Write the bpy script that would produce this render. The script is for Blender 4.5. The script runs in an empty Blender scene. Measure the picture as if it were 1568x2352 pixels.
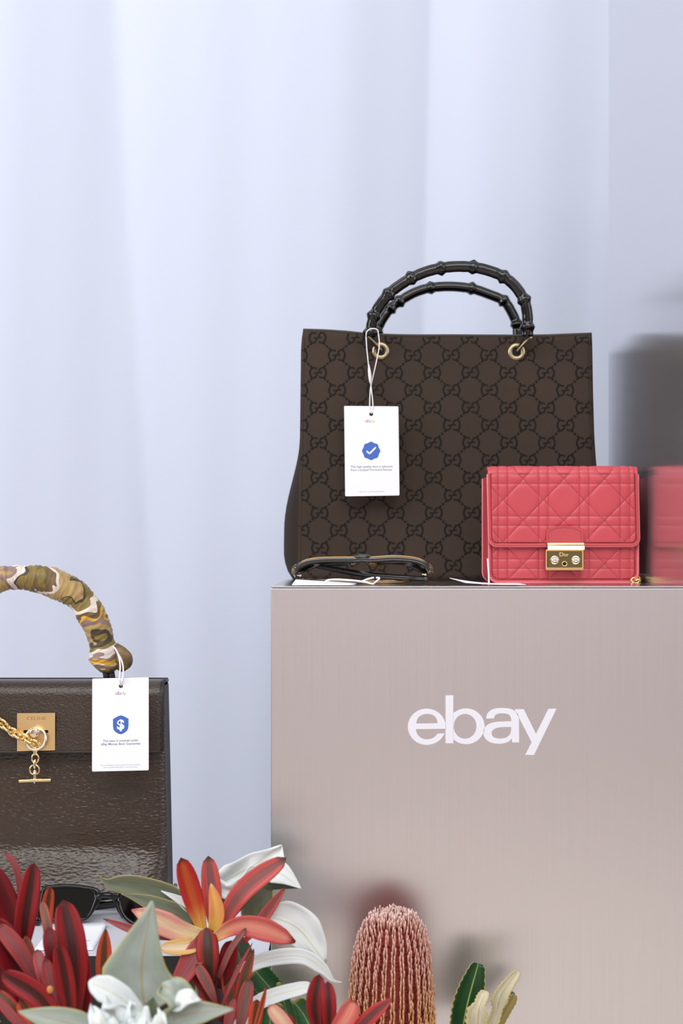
import bpy, bmesh, math, random
from mathutils import Vector, Matrix, noise as mnoise
from mathutils.geometry import tessellate_polygon
random.seed(7)
PI = math.pi
C = bpy.context.scene.collection
SC = bpy.context.scene

# ------------------------------------------------------------------ camera, world, lights
F = 2352 * 50 / 36.0            # focal length in pixels of the 1568x2352 frame
CX, HY = 784.0, 1277.0          # principal column, horizon row
CAMZ = 1.028
cam_d = bpy.data.cameras.new('camera')
cam = bpy.data.objects.new('camera', cam_d); C.objects.link(cam)
cam.location = (0, 0, CAMZ); cam.rotation_euler = (PI / 2, 0, 0)
cam_d.sensor_fit = 'VERTICAL'; cam_d.sensor_height = 36; cam_d.sensor_width = 24; cam_d.lens = 50
cam_d.shift_y = (HY - 1176) / 2352
cam_d.dof.use_dof = True; cam_d.dof.focus_distance = 1.42; cam_d.dof.aperture_fstop = 7.1
cam_d.clip_start = 0.05
SC.camera = cam

w = bpy.data.worlds.new('world'); SC.world = w; w.use_nodes = True
bg = w.node_tree.nodes['Background']
bg.inputs[0].default_value = (0.93, 0.95, 1.0, 1); bg.inputs[1].default_value = 0.34

def area(name, loc, target, size, power, col=(1, 1, 1)):
    l = bpy.data.lights.new(name, 'AREA'); l.shape = 'RECTANGLE'; l.size, l.size_y = size
    l.energy = power; l.color = col
    o = bpy.data.objects.new(name, l); C.objects.link(o); o.location = loc
    o.rotation_euler = (Vector(target) - Vector(loc)).to_track_quat('-Z', 'Y').to_euler()
    return o
area('ceiling_softbox', (-0.3, -0.5, 2.85), (0.0, 1.6, 0.9), (3.0, 1.5), 50, (1.0, 0.99, 0.98))
area('curtain_downlight', (-0.2, 1.62, 2.75), (0.0, 2.15, 1.4), (3.2, 0.3), 8, (0.97, 0.98, 1.0))
area('curtain_back_fill', (0.1, 3.5, 2.0), (0.1, 2.0, 1.9), (4.4, 2.2), 16, (0.90, 0.94, 1.0))  # added unseen back light that brightens the curtain, not a known window
area('room_fill', (0.3, -2.0, 2.85), (0.0, -2.6, 0.0), (2.4, 1.2), 70, (1.0, 0.98, 0.96))  # unseen fill added to brighten the wall and floor the steel mirrors
area('left_key_light', (-3.0, 0.4, 2.0), (0.2, 2.0, 1.3), (1.6, 2.2), 54, (0.95, 0.965, 1.0))  # soft area key light from the left, out of view
SC.view_settings.view_transform = 'Standard'; SC.view_settings.look = 'None'
SC.view_settings.exposure = 0.0; SC.view_settings.gamma = 1.0
SC.view_settings.use_curve_mapping = False

# ------------------------------------------------------------------ helpers
def P(x, y, d):
    """the point at depth d metres along a frame column x / row y (1568x2352 frame)"""
    return Vector(((x - CX) / F * d, d, CAMZ - (y - HY) / F * d))

def lin(r, g, b):
    f = lambda v: (v / 255 / 12.92) if v / 255 <= 0.04045 else ((v / 255 + 0.055) / 1.055) ** 2.4
    return (f(r), f(g), f(b), 1)

class MB:
    """collects geometry for ONE mesh object"""
    def __init__(s): s.v = []; s.f = []; s.uv = {}; s.mi = []; s.col = None; s.cur = 0
    def add(s, vs, fs, uvs=None):
        o = len(s.v); s.v += [Vector(v) for v in vs]
        for f in fs: s.f.append(tuple(i + o for i in f)); s.mi.append(s.cur)
        if uvs:
            for i, u in enumerate(uvs): s.uv[o + i] = u
        return o
    def grid(s, fn, n, m, wrap_u=False, wrap_v=False, flip=False):
        vs = []; uv = []
        N = n if wrap_u else n + 1; M = m if wrap_v else m + 1
        for i in range(N):
            for j in range(M):
                vs.append(fn(i / n, j / m)); uv.append((i / n, j / m))
        fs = []
        for i in range(n):
            for j in range(m):
                a = i * M + j; b = ((i + 1) % N) * M + j
                c = ((i + 1) % N) * M + (j + 1) % M; d = i * M + (j + 1) % M
                fs.append((a, d, c, b) if flip else (a, b, c, d))
        return s.add(vs, fs, uv)
    def box(s, lo, hi, bev=0.0):
        bm = bmesh.new(); bmesh.ops.create_cube(bm, size=1)
        lo = Vector(lo); hi = Vector(hi)
        for v in bm.verts: v.co = Vector([lo[k] + (v.co[k] + .5) * (hi[k] - lo[k]) for k in range(3)])
        if bev > 0: bmesh.ops.bevel(bm, geom=bm.edges[:], offset=bev, segments=2, affect='EDGES', profile=.5)
        bm.verts.index_update()
        s.add([v.co.copy() for v in bm.verts], [[v.index for v in f.verts] for f in bm.faces]); bm.free()
    def tube(s, pts, r, seg=10, closed=False, ry=None, up=None, caps=True):
        pts = [Vector(p) for p in pts]; n = len(pts)
        rr = r if isinstance(r, (list, tuple)) else [r] * n
        ryy = ry if isinstance(ry, (list, tuple)) else ([ry] * n if ry else rr)
        T = []
        for i in range(n):
            a = pts[(i - 1) % n] if (closed or i > 0) else pts[i]
            b = pts[(i + 1) % n] if (closed or i < n - 1) else pts[i]
            t = (b - a); T.append(t.normalized() if t.length > 1e-9 else Vector((0, 0, 1)))
        N = Vector(up) if up else (Vector((0, 0, 1)) if abs(T[0].z) < .9 else Vector((1, 0, 0)))
        N = (N - T[0] * N.dot(T[0])).normalized()
        vs = []; uv = []
        for i in range(n):
            if up: N = Vector(up)
            N = N - T[i] * N.dot(T[i])
            N = N.normalized() if N.length > 1e-6 else T[i].orthogonal().normalized()
            B = T[i].cross(N)
            for k in range(seg):
                a = 2 * PI * k / seg
                vs.append(pts[i] + N * math.cos(a) * rr[i] + B * math.sin(a) * ryy[i]); uv.append((k / seg, i / max(1, n - 1)))
        fs = []
        for i in range(n if closed else n - 1):
            for k in range(seg):
                a = i * seg + k; b = i * seg + (k + 1) % seg; j = (i + 1) % n
                fs.append((a, b, j * seg + (k + 1) % seg, j * seg + k))
        if caps and not closed:
            fs.append(tuple(reversed(range(seg)))); fs.append(tuple((n - 1) * seg + k for k in range(seg)))
        s.add(vs, fs, uv)
    def sphere(s, c, r, seg=14, rings=8, sc=(1, 1, 1), rot=None):
        c = Vector(c)
        def fn(u, v):
            th = v * PI; ph = u * 2 * PI
            q = Vector((math.sin(th) * math.cos(ph) * sc[0], math.sin(th) * math.sin(ph) * sc[1], math.cos(th) * sc[2])) * r
            return c + (rot @ q if rot else q)
        s.grid(fn, seg, rings, wrap_u=True)
    def lathe(s, c, axis, prof, seg=20):
        """prof: list of (radius, height along axis)"""
        c = Vector(c); A = Vector(axis).normalized(); X = A.orthogonal().normalized(); Y = A.cross(X)
        n = len(prof) - 1
        def fn(u, v):
            i = min(n, int(round(v * n))); r, h = prof[i]; a = u * 2 * PI
            return c + A * h + (X * math.cos(a) + Y * math.sin(a)) * r
        s.grid(fn, seg, n, wrap_u=True)
    def plate(s, loops, mp, t):
        """flat outline (first loop outer, the rest holes; 2-D), mapped by mp(x, y, h), thickness t"""
        L = [[Vector((p[0], p[1], 0)) for p in l] for l in loops]
        tri = tessellate_polygon(L)
        flat = [p for l in L for p in l]; n = len(flat)
        vs = [mp(p.x, p.y, t) for p in flat] + [mp(p.x, p.y, 0) for p in flat]
        fs = [tuple(f) for f in tri] + [tuple(i + n for i in reversed(f)) for f in tri]
        o = 0
        for l in L:
            k = len(l)
            for i in range(k): fs.append((o + i, o + (i + 1) % k, n + o + (i + 1) % k, n + o + i))
            o += k
        s.add(vs, fs)
    def torus(s, c, ax1, ax2, R1, R2, r, n=24, seg=8):
        c = Vector(c); ax1 = Vector(ax1).normalized(); ax2 = Vector(ax2).normalized()
        s.tube([c + ax1 * math.cos(2 * PI * i / n) * R1 + ax2 * math.sin(2 * PI * i / n) * R2 for i in range(n)], r, seg, closed=True)

BASE = {}
def build(mb, name, mat, root=None, parent=None, smooth=True, fixn=True, sharp=None):
    base = BASE.get(root.name, Vector((0, 0, 0))) if root else Vector((0, 0, 0))
    me = bpy.data.meshes.new(name)
    me.from_pydata([v - base for v in mb.v], [], mb.f)
    if mb.uv:
        l = me.uv_layers.new(name='UVMap')
        for lp in me.loops: l.data[lp.index].uv = mb.uv.get(lp.vertex_index, (0, 0))
    if mb.col is not None:
        at = me.color_attributes.new('tint', 'FLOAT_COLOR', 'POINT')
        for i, c_ in enumerate(mb.col): at.data[i].color = c_
    mats = mat if isinstance(mat, (list, tuple)) else [mat]
    for m in mats: me.materials.append(m)
    if len(mats) > 1: me.polygons.foreach_set('material_index', mb.mi)
    if fixn:
        bm = bmesh.new(); bm.from_mesh(me); bmesh.ops.recalc_face_normals(bm, faces=bm.faces[:]); bm.to_mesh(me); bm.free()
    me.polygons.foreach_set('use_smooth', [bool(smooth)] * len(me.polygons))
    if smooth and sharp is not None: me.set_sharp_from_angle(angle=math.radians(sharp))
    o = bpy.data.objects.new(name, me); C.objects.link(o)
    if root: o.parent = parent or root
    return o
def solid(o, t, offset=0.0):
    m = o.modifiers.new('thickness', 'SOLIDIFY'); m.thickness = t; m.offset = offset; return o
def thing(name, label, cat, base, group=None):
    o = bpy.data.objects.new(name, None); C.objects.link(o); o.location = base; o.empty_display_size = .02
    BASE[o.name] = Vector(base)
    o['label'] = label; o['category'] = cat
    if group: o['group'] = group
    return o
def joint(name, root, parent=None):
    o = bpy.data.objects.new(name, None); C.objects.link(o); o.parent = parent or root; o.empty_display_size = .01
    return o
def struct(o): o['kind'] = 'structure'; return o

def catmull(pts, n, closed=False):
    """n samples of a Catmull-Rom curve through pts"""
    pts = [Vector(p) for p in pts]; k = len(pts); out = []
    segs = k if closed else k - 1
    for i in range(n):
        s = i / (n if closed else n - 1) * segs; j = min(int(s), segs - 1); t = s - j
        if closed: p0, p1, p2, p3 = (pts[(j + q) % k] for q in (-1, 0, 1, 2))
        else:
            p1, p2 = pts[j], pts[j + 1]
            p0 = pts[j - 1] if j > 0 else p1 * 2 - p2; p3 = pts[j + 2] if j + 2 < k else p2 * 2 - p1
        out.append(.5 * ((2 * p1) + (p2 - p0) * t + (2 * p0 - 5 * p1 + 4 * p2 - p3) * t * t + (3 * p1 - p0 - 3 * p2 + p3) * t ** 3))
    return out
def smooth_outline(pts, sub=6):
    """2-D closed outline; points with a third item are corners, between corners the line is a curve"""
    k = len(pts); cs = [i for i, p in enumerate(pts) if len(p) > 2]
    if not cs: return [(p.x, p.y) for p in catmull([(p[0], p[1], 0) for p in pts], k * sub, True)]
    out = []
    for q, c in enumerate(cs):
        e = cs[(q + 1) % len(cs)]; run = [pts[c]]; i = c
        while True:
            i = (i + 1) % k; run.append(pts[i])
            if i == e: break
        if len(run) == 2: out.append(run[0][:2])
        else: out += [(p.x, p.y) for p in catmull([(p[0], p[1], 0) for p in run], (len(run) - 1) * sub + 1)[:-1]]
    return out
def ell(cx, cy, rx, ry, a0=0, a1=360, n=40):
    return [(cx + rx * math.cos(math.radians(a0 + (a1 - a0) * i / n)), cy + ry * math.sin(math.radians(a0 + (a1 - a0) * i / n))) for i in range(n + (0 if a1 - a0 == 360 else 1))]
def rrect(x0, y0, x1, y1, r, n=5):
    o = []
    for cx, cy, a in ((x1 - r, y1 - r, 0), (x0 + r, y1 - r, 90), (x0 + r, y0 + r, 180), (x1 - r, y0 + r, 270)):
        o += ell(cx, cy, r, r, a, a + 90, n)
    return o
def on_plane(d, sgn=-1):
    """2-D frame coords -> a vertical plane at depth d, h metres proud towards the camera"""
    return lambda x, y, h: P(x, y, d) + Vector((0, sgn * h, 0))
def text_into(mb, body, x, y, hpx, mp, width=None, bold=0.0, align='CENTER'):
    """flat lettering: baseline centre at frame (x, y), cap height hpx px, squeezed to width px"""
    cu = bpy.data.curves.new('lettering', 'FONT'); cu.body = body; cu.align_x = align; cu.size = 1; cu.offset = bold
    cu.resolution_u = 3
    o = bpy.data.objects.new('lettering', cu); C.objects.link(o)
    dg = bpy.context.evaluated_depsgraph_get()
    me = bpy.data.meshes.new_from_object(o.evaluated_get(dg))
    xs = [v.co.x for v in me.vertices]; W = max(xs) - min(xs); mid = (max(xs) + min(xs)) / 2
    ky = hpx / 0.72; kx = (width / W) if width else ky
    mb.add([mp(x + (v.co.x - mid) * kx, y - v.co.y * ky, 0.00008) for v in me.vertices], [tuple(p.vertices) for p in me.polygons])
    bpy.data.objects.remove(o); bpy.data.curves.remove(cu); bpy.data.meshes.remove(me)

# ------------------------------------------------------------------ materials
def nodes(name):
    m = bpy.data.materials.new(name); m.use_nodes = True; nt = m.node_tree
    return m, nt, nt.nodes['Principled BSDF']
def N(nt, typ, **kw):
    n = nt.nodes.new(typ)
    for k, v in kw.items():
        if k.startswith('i_'):
            key = k[2:]; n.inputs[int(key) if key.isdigit() else key].default_value = v
        else: setattr(n, k, v)
    return n
def pm(name, col, rough=.5, metal=0.0, spec=.5, coat=0.0, bump=None, var=None, trans=0.0, ior=None, sheen=0.0, aniso=None):
    """bump = (scale xyz, strength, distance[, detail]); var = (scale xyz, amount)"""
    m, nt, b = nodes(name); L = nt.links.new
    b.inputs['Base Color'].default_value = col; b.inputs['Roughness'].default_value = rough
    b.inputs['Metallic'].default_value = metal; b.inputs['Specular IOR Level'].default_value = spec
    b.inputs['Coat Weight'].default_value = coat; b.inputs['Coat Roughness'].default_value = .05
    if trans: b.inputs['Transmission Weight'].default_value = trans
    if ior: b.inputs['IOR'].default_value = ior
    if sheen: b.inputs['Sheen Weight'].default_value = sheen
    tc = None
    def coords(scale):
        nonlocal tc
        tc = tc or N(nt, 'ShaderNodeTexCoord'); mp = N(nt, 'ShaderNodeMapping'); mp.inputs['Scale'].default_value = scale
        L(tc.outputs['Object'], mp.inputs[0]); return mp.outputs[0]
    if var:
        nz = N(nt, 'ShaderNodeTexNoise'); nz.inputs['Scale'].default_value = 1; nz.inputs['Detail'].default_value = 4
        L(coords(var[0]), nz.inputs['Vector'])
        mr = N(nt, 'ShaderNodeMapRange'); mr.inputs[1].default_value = .25; mr.inputs[2].default_value = .75
        mr.inputs[3].default_value = 1 - var[1]; mr.inputs[4].default_value = 1 + var[1]
        L(nz.outputs[0], mr.inputs[0])
        mx = N(nt, 'ShaderNodeMix', data_type='RGBA', blend_type='MULTIPLY'); mx.inputs[0].default_value = 1
        mx.inputs[6].default_value = col; L(mr.outputs[0], mx.inputs[7]); L(mx.outputs[2], b.inputs['Base Color'])
    if bump:
        nz = N(nt, 'ShaderNodeTexNoise'); nz.inputs['Scale'].default_value = 1; nz.inputs['Detail'].default_value = bump[3] if len(bump) > 3 else 3
        L(coords(bump[0]), nz.inputs['Vector'])
        bp = N(nt, 'ShaderNodeBump'); bp.inputs['Strength'].default_value = bump[1]; bp.inputs['Distance'].default_value = bump[2]
        L(nz.outputs[0], bp.inputs['Height']); L(bp.outputs[0], b.inputs['Normal'])
    if aniso is not None:
        tg = N(nt, 'ShaderNodeTangent', direction_type='RADIAL', axis='Z')
        b.inputs['Anisotropic'].default_value = aniso[0]; b.inputs['Anisotropic Rotation'].default_value = aniso[1]
        L(tg.outputs[0], b.inputs['Tangent'])
    return m

M_steel = pm('brushed_steel', lin(228, 227, 230), .21, 1.0, bump=((1400, 1400, 9), .05, .0003, 2), var=((1300, 1300, 7), .03), aniso=(.86, 0.0))
M_steel_front = pm('brushed_steel_front', lin(228, 227, 230), .33, 1.0, bump=((1400, 1400, 9), .05, .0003, 2), var=((1300, 1300, 7), .03), aniso=(.7, 0.0))
M_steel_top = pm('steel_top', lin(205, 202, 205), .16, 1.0, bump=((9, 700, 700), .05, .0003, 2))
M_low_top = pm('low_steel_top', lin(232, 232, 236), .26, 1.0, bump=((9, 700, 700), .04, .0003, 2))
M_white_top = pm('satin_white_top', lin(216, 217, 228), .3, 0.0, bump=((300, 300, 300), .03, .0003))
M_black = pm('black_gloss', lin(6, 6, 6), .08)
M_blackmat = pm('black_matte', lin(20, 20, 20), .6)
M_slab = pm('black_slab', lin(30, 31, 30), .45)
M_vinyl = pm('white_vinyl', lin(232, 232, 242), .45)
M_paper = pm('white_card', lin(243, 244, 250), .6, bump=((900, 900, 900), .05, .0002))
M_string = pm('white_cord', lin(240, 238, 240), .7, bump=((2500, 2500, 2500), .3, .0003))
M_ink = pm('grey_ink', lin(132, 136, 150), .6)
M_ink2 = pm('pale_grey_ink', lin(170, 172, 184), .6)
M_blue = pm('blue_ink', lin(62, 104, 190), .55)
M_red_ink = pm('red_ink', lin(240, 130, 130), .55); M_blue_ink = pm('soft_blue_ink', lin(120, 140, 205), .55)
M_yel_ink = pm('yellow_ink', lin(245, 205, 130), .55); M_grn_ink = pm('green_ink', lin(150, 205, 160), .55)
M_curtain, _nt, _b = nodes('sheer_curtain')
def _curtain():
    nt = _nt; L = nt.links.new; b = _b
    b.inputs['Base Color'].default_value = lin(230, 236, 254); b.inputs['Roughness'].default_value = .9
    b.inputs['Specular IOR Level'].default_value = .1
    tc = N(nt, 'ShaderNodeTexCoord'); mp = N(nt, 'ShaderNodeMapping'); mp.inputs['Scale'].default_value = (25, 25, 900)
    L(tc.outputs['Object'], mp.inputs[0]); nz = N(nt, 'ShaderNodeTexNoise'); nz.inputs['Scale'].default_value = 1; nz.inputs['Detail'].default_value = 4
    L(mp.outputs[0], nz.inputs['Vector']); bp = N(nt, 'ShaderNodeBump'); bp.inputs['Strength'].default_value = .12; bp.inputs['Distance'].default_value = .001
    L(nz.outputs[0], bp.inputs['Height']); L(bp.outputs[0], b.inputs['Normal'])
    tr = N(nt, 'ShaderNodeBsdfTranslucent'); tr.inputs[0].default_value = lin(228, 235, 254)
    mx = N(nt, 'ShaderNodeMixShader'); mx.inputs[0].default_value = .35
    L(b.outputs[0], mx.inputs[1]); L(tr.outputs[0], mx.inputs[2]); L(mx.outputs[0], nt.nodes['Material Output'].inputs[0])
_curtain()
M_floor = pm('beige_floor', lin(214, 201, 191), .45, var=((1.5, 14, 1), .06))
M_wallf = pm('pink_plaster', lin(226, 213, 211), .85)
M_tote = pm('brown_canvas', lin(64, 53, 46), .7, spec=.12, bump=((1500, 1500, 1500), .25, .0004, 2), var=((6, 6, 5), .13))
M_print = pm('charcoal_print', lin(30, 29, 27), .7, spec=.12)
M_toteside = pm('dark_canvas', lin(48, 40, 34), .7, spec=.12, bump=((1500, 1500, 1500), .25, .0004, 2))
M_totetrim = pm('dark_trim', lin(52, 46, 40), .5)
M_lacquer = pm('black_lacquer', lin(9, 11, 10), .13, spec=.5, coat=.15)
M_brass = pm('aged_brass', lin(176, 160, 128), .34, 1.0)
M_gold = pm('polished_gold', lin(238, 208, 146), .12, 1.0)
M_goldsatin = pm('satin_gold', lin(246, 214, 158), .34, 1.0)
M_goldpale = pm('pale_gold', lin(238, 224, 200), .14, 1.0)
M_goldreflect = pm('gold_dark_reflection', lin(128, 116, 78), .10, 1.0)  # lock face: dark reflection of the room put into the gold's colour
M_hole = pm('dark_void', lin(6, 6, 5), .8)
M_pinkplain = pm('pink_calf', lin(192, 74, 82), .42, spec=.4, bump=((700, 700, 700), .12, .0004))
M_pinkside = pm('pink_side', lin(186, 64, 76), .45, spec=.4, bump=((700, 700, 700), .12, .0004))
M_pinkpipe = pm('pale_pink_edge', lin(222, 120, 122), .4)

def stitched(name, col, thread, rough, bump):
    m = pm(name, col, rough, spec=.45, bump=bump); nt = m.node_tree; b = nt.nodes['Principled BSDF']
    at = N(nt, 'ShaderNodeAttribute', attribute_name='tint'); mx = N(nt, 'ShaderNodeMix', data_type='RGBA')
    mx.inputs[6].default_value = col; mx.inputs[7].default_value = thread
    nt.links.new(at.outputs['Fac'], mx.inputs[0]); nt.links.new(mx.outputs[2], b.inputs['Base Color']); return m
M_pink = stitched('pink_quilt', lin(198, 72, 81), lin(126, 28, 40), .40, ((600, 600, 600), .10, .0004))
def tinted(name, rough=.5, spec=.5):
    m, nt, b = nodes(name); at = N(nt, 'ShaderNodeAttribute', attribute_name='tint')
    nt.links.new(at.outputs['Color'], b.inputs['Base Color']); b.inputs['Roughness'].default_value = rough; b.inputs['Specular IOR Level'].default_value = spec
    return m
M_tint = tinted('floret_colours', .5, .4)

def leather(name, col, sx, sz, strength, rough):
    m, nt, b = nodes(name); L = nt.links.new
    b.inputs['Base Color'].default_value = col; b.inputs['Roughness'].default_value = rough; b.inputs['Specular IOR Level'].default_value = .65
    tc = N(nt, 'ShaderNodeTexCoord'); mp = N(nt, 'ShaderNodeMapping'); mp.inputs['Scale'].default_value = (sx, sx, sz)
    L(tc.outputs['Object'], mp.inputs[0])
    nz0 = N(nt, 'ShaderNodeTexNoise'); nz0.inputs['Scale'].default_value = .35; L(mp.outputs[0], nz0.inputs['Vector'])
    ad = N(nt, 'ShaderNodeMix', data_type='VECTOR'); ad.inputs[0].default_value = .12
    va = N(nt, 'ShaderNodeVectorMath', operation='SCALE'); va.inputs['Scale'].default_value = 1.6
    L(nz0.outputs['Color'], va.inputs[0]); vb = N(nt, 'ShaderNodeVectorMath', operation='ADD'); L(mp.outputs[0], vb.inputs[0]); L(va.outputs[0], vb.inputs[1])
    vo = N(nt, 'ShaderNodeTexVoronoi', feature='SMOOTH_F1'); vo.inputs['Scale'].default_value = 1; L(vb.outputs[0], vo.inputs['Vector'])
    nz = N(nt, 'ShaderNodeTexNoise'); nz.inputs['Scale'].default_value = .8; nz.inputs['Detail'].default_value = 3; L(vb.outputs[0], nz.inputs['Vector'])
    mm = N(nt, 'ShaderNodeMath', operation='SUBTRACT'); L(nz.outputs[0], mm.inputs[0]); L(vo.outputs[0], mm.inputs[1])
    bp = N(nt, 'ShaderNodeBump'); bp.inputs['Strength'].default_value = strength; bp.inputs['Distance'].default_value = .0016
    L(mm.outputs[0], bp.inputs['Height']); L(bp.outputs[0], b.inputs['Normal'])
    return m
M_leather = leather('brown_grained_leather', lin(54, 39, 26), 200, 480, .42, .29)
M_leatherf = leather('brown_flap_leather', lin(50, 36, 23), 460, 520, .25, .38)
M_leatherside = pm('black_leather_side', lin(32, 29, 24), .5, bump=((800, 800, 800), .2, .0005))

LM = {}
def leafmat(key, edge, mid, base=None, tip=None, midw=.45, soft=.25, rib=None, rim=None, rough=.45, streak=.18, basev=.35, tl=.18, mottle=0):
    if key in LM: return LM[key]
    m, nt, b = nodes('leaf_' + key); L = nt.links.new
    uv = N(nt, 'ShaderNodeUVMap'); sp = N(nt, 'ShaderNodeSeparateXYZ'); L(uv.outputs[0], sp.inputs[0])
    def mth(op, a, c=None, clamp=False):
        n = N(nt, 'ShaderNodeMath', operation=op); n.use_clamp = clamp
        for i, q in enumerate((a, c)):
            if q is None: continue
            if isinstance(q, (int, float)): n.inputs[i].default_value = q
            else: L(q, n.inputs[i])
        return n.outputs[0]
    mp = N(nt, 'ShaderNodeMapping'); mp.inputs['Scale'].default_value = (16, 2.2, 1); L(uv.outputs[0], mp.inputs[0])
    nz = N(nt, 'ShaderNodeTexNoise'); nz.inputs['Scale'].default_value = 1; nz.inputs['Detail'].default_value = 4; L(mp.outputs[0], nz.inputs['Vector'])
    nz.noise_dimensions = '4D'; ob = N(nt, 'ShaderNodeObjectInfo'); wr_ = N(nt, 'ShaderNodeMath', operation='MULTIPLY'); wr_.inputs[1].default_value = 50; L(ob.outputs['Random'], wr_.inputs[0]); L(wr_.outputs[0], nz.inputs['W'])
    a = mth('MULTIPLY', mth('ABSOLUTE', mth('SUBTRACT', sp.outputs[0], .5)), 2)
    an = mth('ADD', a, mth('MULTIPLY', mth('SUBTRACT', nz.outputs[0], .5), .45))
    def smooth(x, lo, hi):
        n = N(nt, 'ShaderNodeMapRange', interpolation_type='SMOOTHSTEP'); n.inputs[1].default_value = lo; n.inputs[2].default_value = hi; L(x, n.inputs[0]); return n.outputs[0]
    def mix(f, A, B, bl='MIX'):
        n = N(nt, 'ShaderNodeMix', data_type='RGBA', blend_type=bl)
        if isinstance(f, float): n.inputs[0].default_value = f
        else: L(f, n.inputs[0])
        for i, q in ((6, A), (7, B)):
            if isinstance(q, tuple): n.inputs[i].default_value = q
            else: L(q, n.inputs[i])
        return n.outputs[2]
    col = mix(smooth(an, midw - soft, midw + soft), mid, edge)
    if base: col = mix(smooth(sp.outputs[1], 0.02, basev), base, col)
    if tip: col = mix(smooth(sp.outputs[1], .90, .99), col, tip)
    if rib: col = mix(smooth(a, .02, .07), rib, col)
    if rim: col = mix(smooth(a, .93, .985), col, rim)
    st = N(nt, 'ShaderNodeMapRange'); st.inputs[1].default_value = .3; st.inputs[2].default_value = .7; st.inputs[3].default_value = 1 - streak; st.inputs[4].default_value = 1 + streak
    L(nz.outputs[0], st.inputs[0]); col = mix(1.0, col, st.outputs[0], 'MULTIPLY')
    if mottle:
        mp2 = N(nt, 'ShaderNodeMapping'); mp2.inputs['Scale'].default_value = (4, 5, 1); L(uv.outputs[0], mp2.inputs[0])
        n2 = N(nt, 'ShaderNodeTexNoise'); n2.inputs['Scale'].default_value = 1; n2.inputs['Detail'].default_value = 5; L(mp2.outputs[0], n2.inputs['Vector'])
        s2 = N(nt, 'ShaderNodeMapRange'); s2.inputs[1].default_value = .3; s2.inputs[2].default_value = .7; s2.inputs[3].default_value = 1 - mottle; s2.inputs[4].default_value = 1 + mottle
        L(n2.outputs[0], s2.inputs[0]); col = mix(1.0, col, s2.outputs[0], 'MULTIPLY')
    L(col, b.inputs['Base Color']); b.inputs['Roughness'].default_value = rough; b.inputs['Specular IOR Level'].default_value = .35
    bp = N(nt, 'ShaderNodeBump'); bp.inputs['Strength'].default_value = .15; bp.inputs['Distance'].default_value = .0006
    L(nz.outputs[0], bp.inputs['Height']); L(bp.outputs[0], b.inputs['Normal'])
    tr = N(nt, 'ShaderNodeBsdfTranslucent'); L(col, tr.inputs[0])
    mx = N(nt, 'ShaderNodeMixShader'); mx.inputs[0].default_value = tl
    L(b.outputs[0], mx.inputs[1]); L(tr.outputs[0], mx.inputs[2]); L(mx.outputs[0], nt.nodes['Material Output'].inputs[0])
    LM[key] = m; return m

# ------------------------------------------------------------------ the setting
DF, DT, DP, XM, ZT, ZL = 1.315, 1.639, 1.485, 0.320, 1.0, 0.658
mb = MB(); mb.box((-5, -3.6, -.05), (5, 4.2, 0)); struct(build(mb, 'floor', M_floor, smooth=False))
mb = MB(); mb.box((-5, -3.7, 0), (5, -3.6, 2.6)); struct(build(mb, 'wall_front', M_wallf, smooth=False))

# curtain: convex lobes that meet in sharp creases, the creases fanning with height
DC = 2.30
def crease(y):
    return [-520 + .03 * y, 262 + .062 * y, 990 - .024 * y, 1386 - .06 * y, 2000 - .05 * y, 2650]
def curtain_d(x, y):
    cs = crease(y)
    if x < cs[0]: return DC
    for a, b in zip(cs, cs[1:]):
        if a <= x <= b:
            t = (x - a) / (b - a); wd = (b - a) / 700
            lobe = 4 * t * (1 - t) * (.7 + .5 * t) * .030 * min(1.2, wd)
            if a > 1200: lobe = -.075 * (x - a) / 620
            return DC - lobe - .0030 * math.sin(x * .017 + .8 + y * .0006) - .0008 * math.sin(x * .041 + y * .0012) 
    return DC
mb = MB()
def cfn(u, v):
    x = -560 + u * 3160; z = v * 2.9
    y = HY - (z - CAMZ) * F / DC
    p = P(x, HY, DC); return Vector((p.x, curtain_d(x, y), z))
mb.grid(cfn, 420, 24)
cur = build(mb, 'curtain', M_curtain, fixn=False)
cur['label'] = 'pale lavender sheer curtain hanging in broad folds behind the bags'; cur['category'] = 'curtain'

# ------------------------------------------------------------------ plinths
def plinth(name, label, x0, x1, y0, y1, h, topmat):
    t = thing(name, label, 'plinth', ((x0 + x1) / 2, (y0 + y1) / 2, 0), 'brushed steel display plinths')
    mb = MB(); mb.box((x0 + .0012, y0 + .0012, 0), (x1 - .0012, y1, h - .0016)); build(mb, 'core', M_blackmat, t, smooth=False)
    mb = MB(); mb.box((x0 + .0006, y0, 0), (x1 - .0006, y0 + .0011, h - .0022), .0003); build(mb, 'front_panel', M_steel_front, t, smooth=False)
    mb = MB(); mb.box((x0, y0 + .0004, 0), (x0 + .0011, y1, h - .0022), .0003); build(mb, 'side_panel', M_steel, t, smooth=False)
    mb = MB(); mb.box((x1 - .0011, y0 + .0004, 0), (x1, y1, h - .0022), .0003); build(mb, 'side_panel', M_steel, t, smooth=False)
    mb = MB(); mb.box((x0, y0, h - .0015), (x1, y1, h), .00015); build(mb, 'top_panel', topmat, t, smooth=False)
    return t
XL = P(622, 1347, DF).x
pl = plinth('plinth', 'brushed steel plinth with big white lettering under the brown tote', XL, XM - .0008, DF, 1.752, ZT, M_steel_top)
plinth('plinth', 'tall brushed steel plinth that mirrors the pink bag', XM, XM + .42, DF + .003, 1.706, 1.75, M_steel_top)

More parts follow.
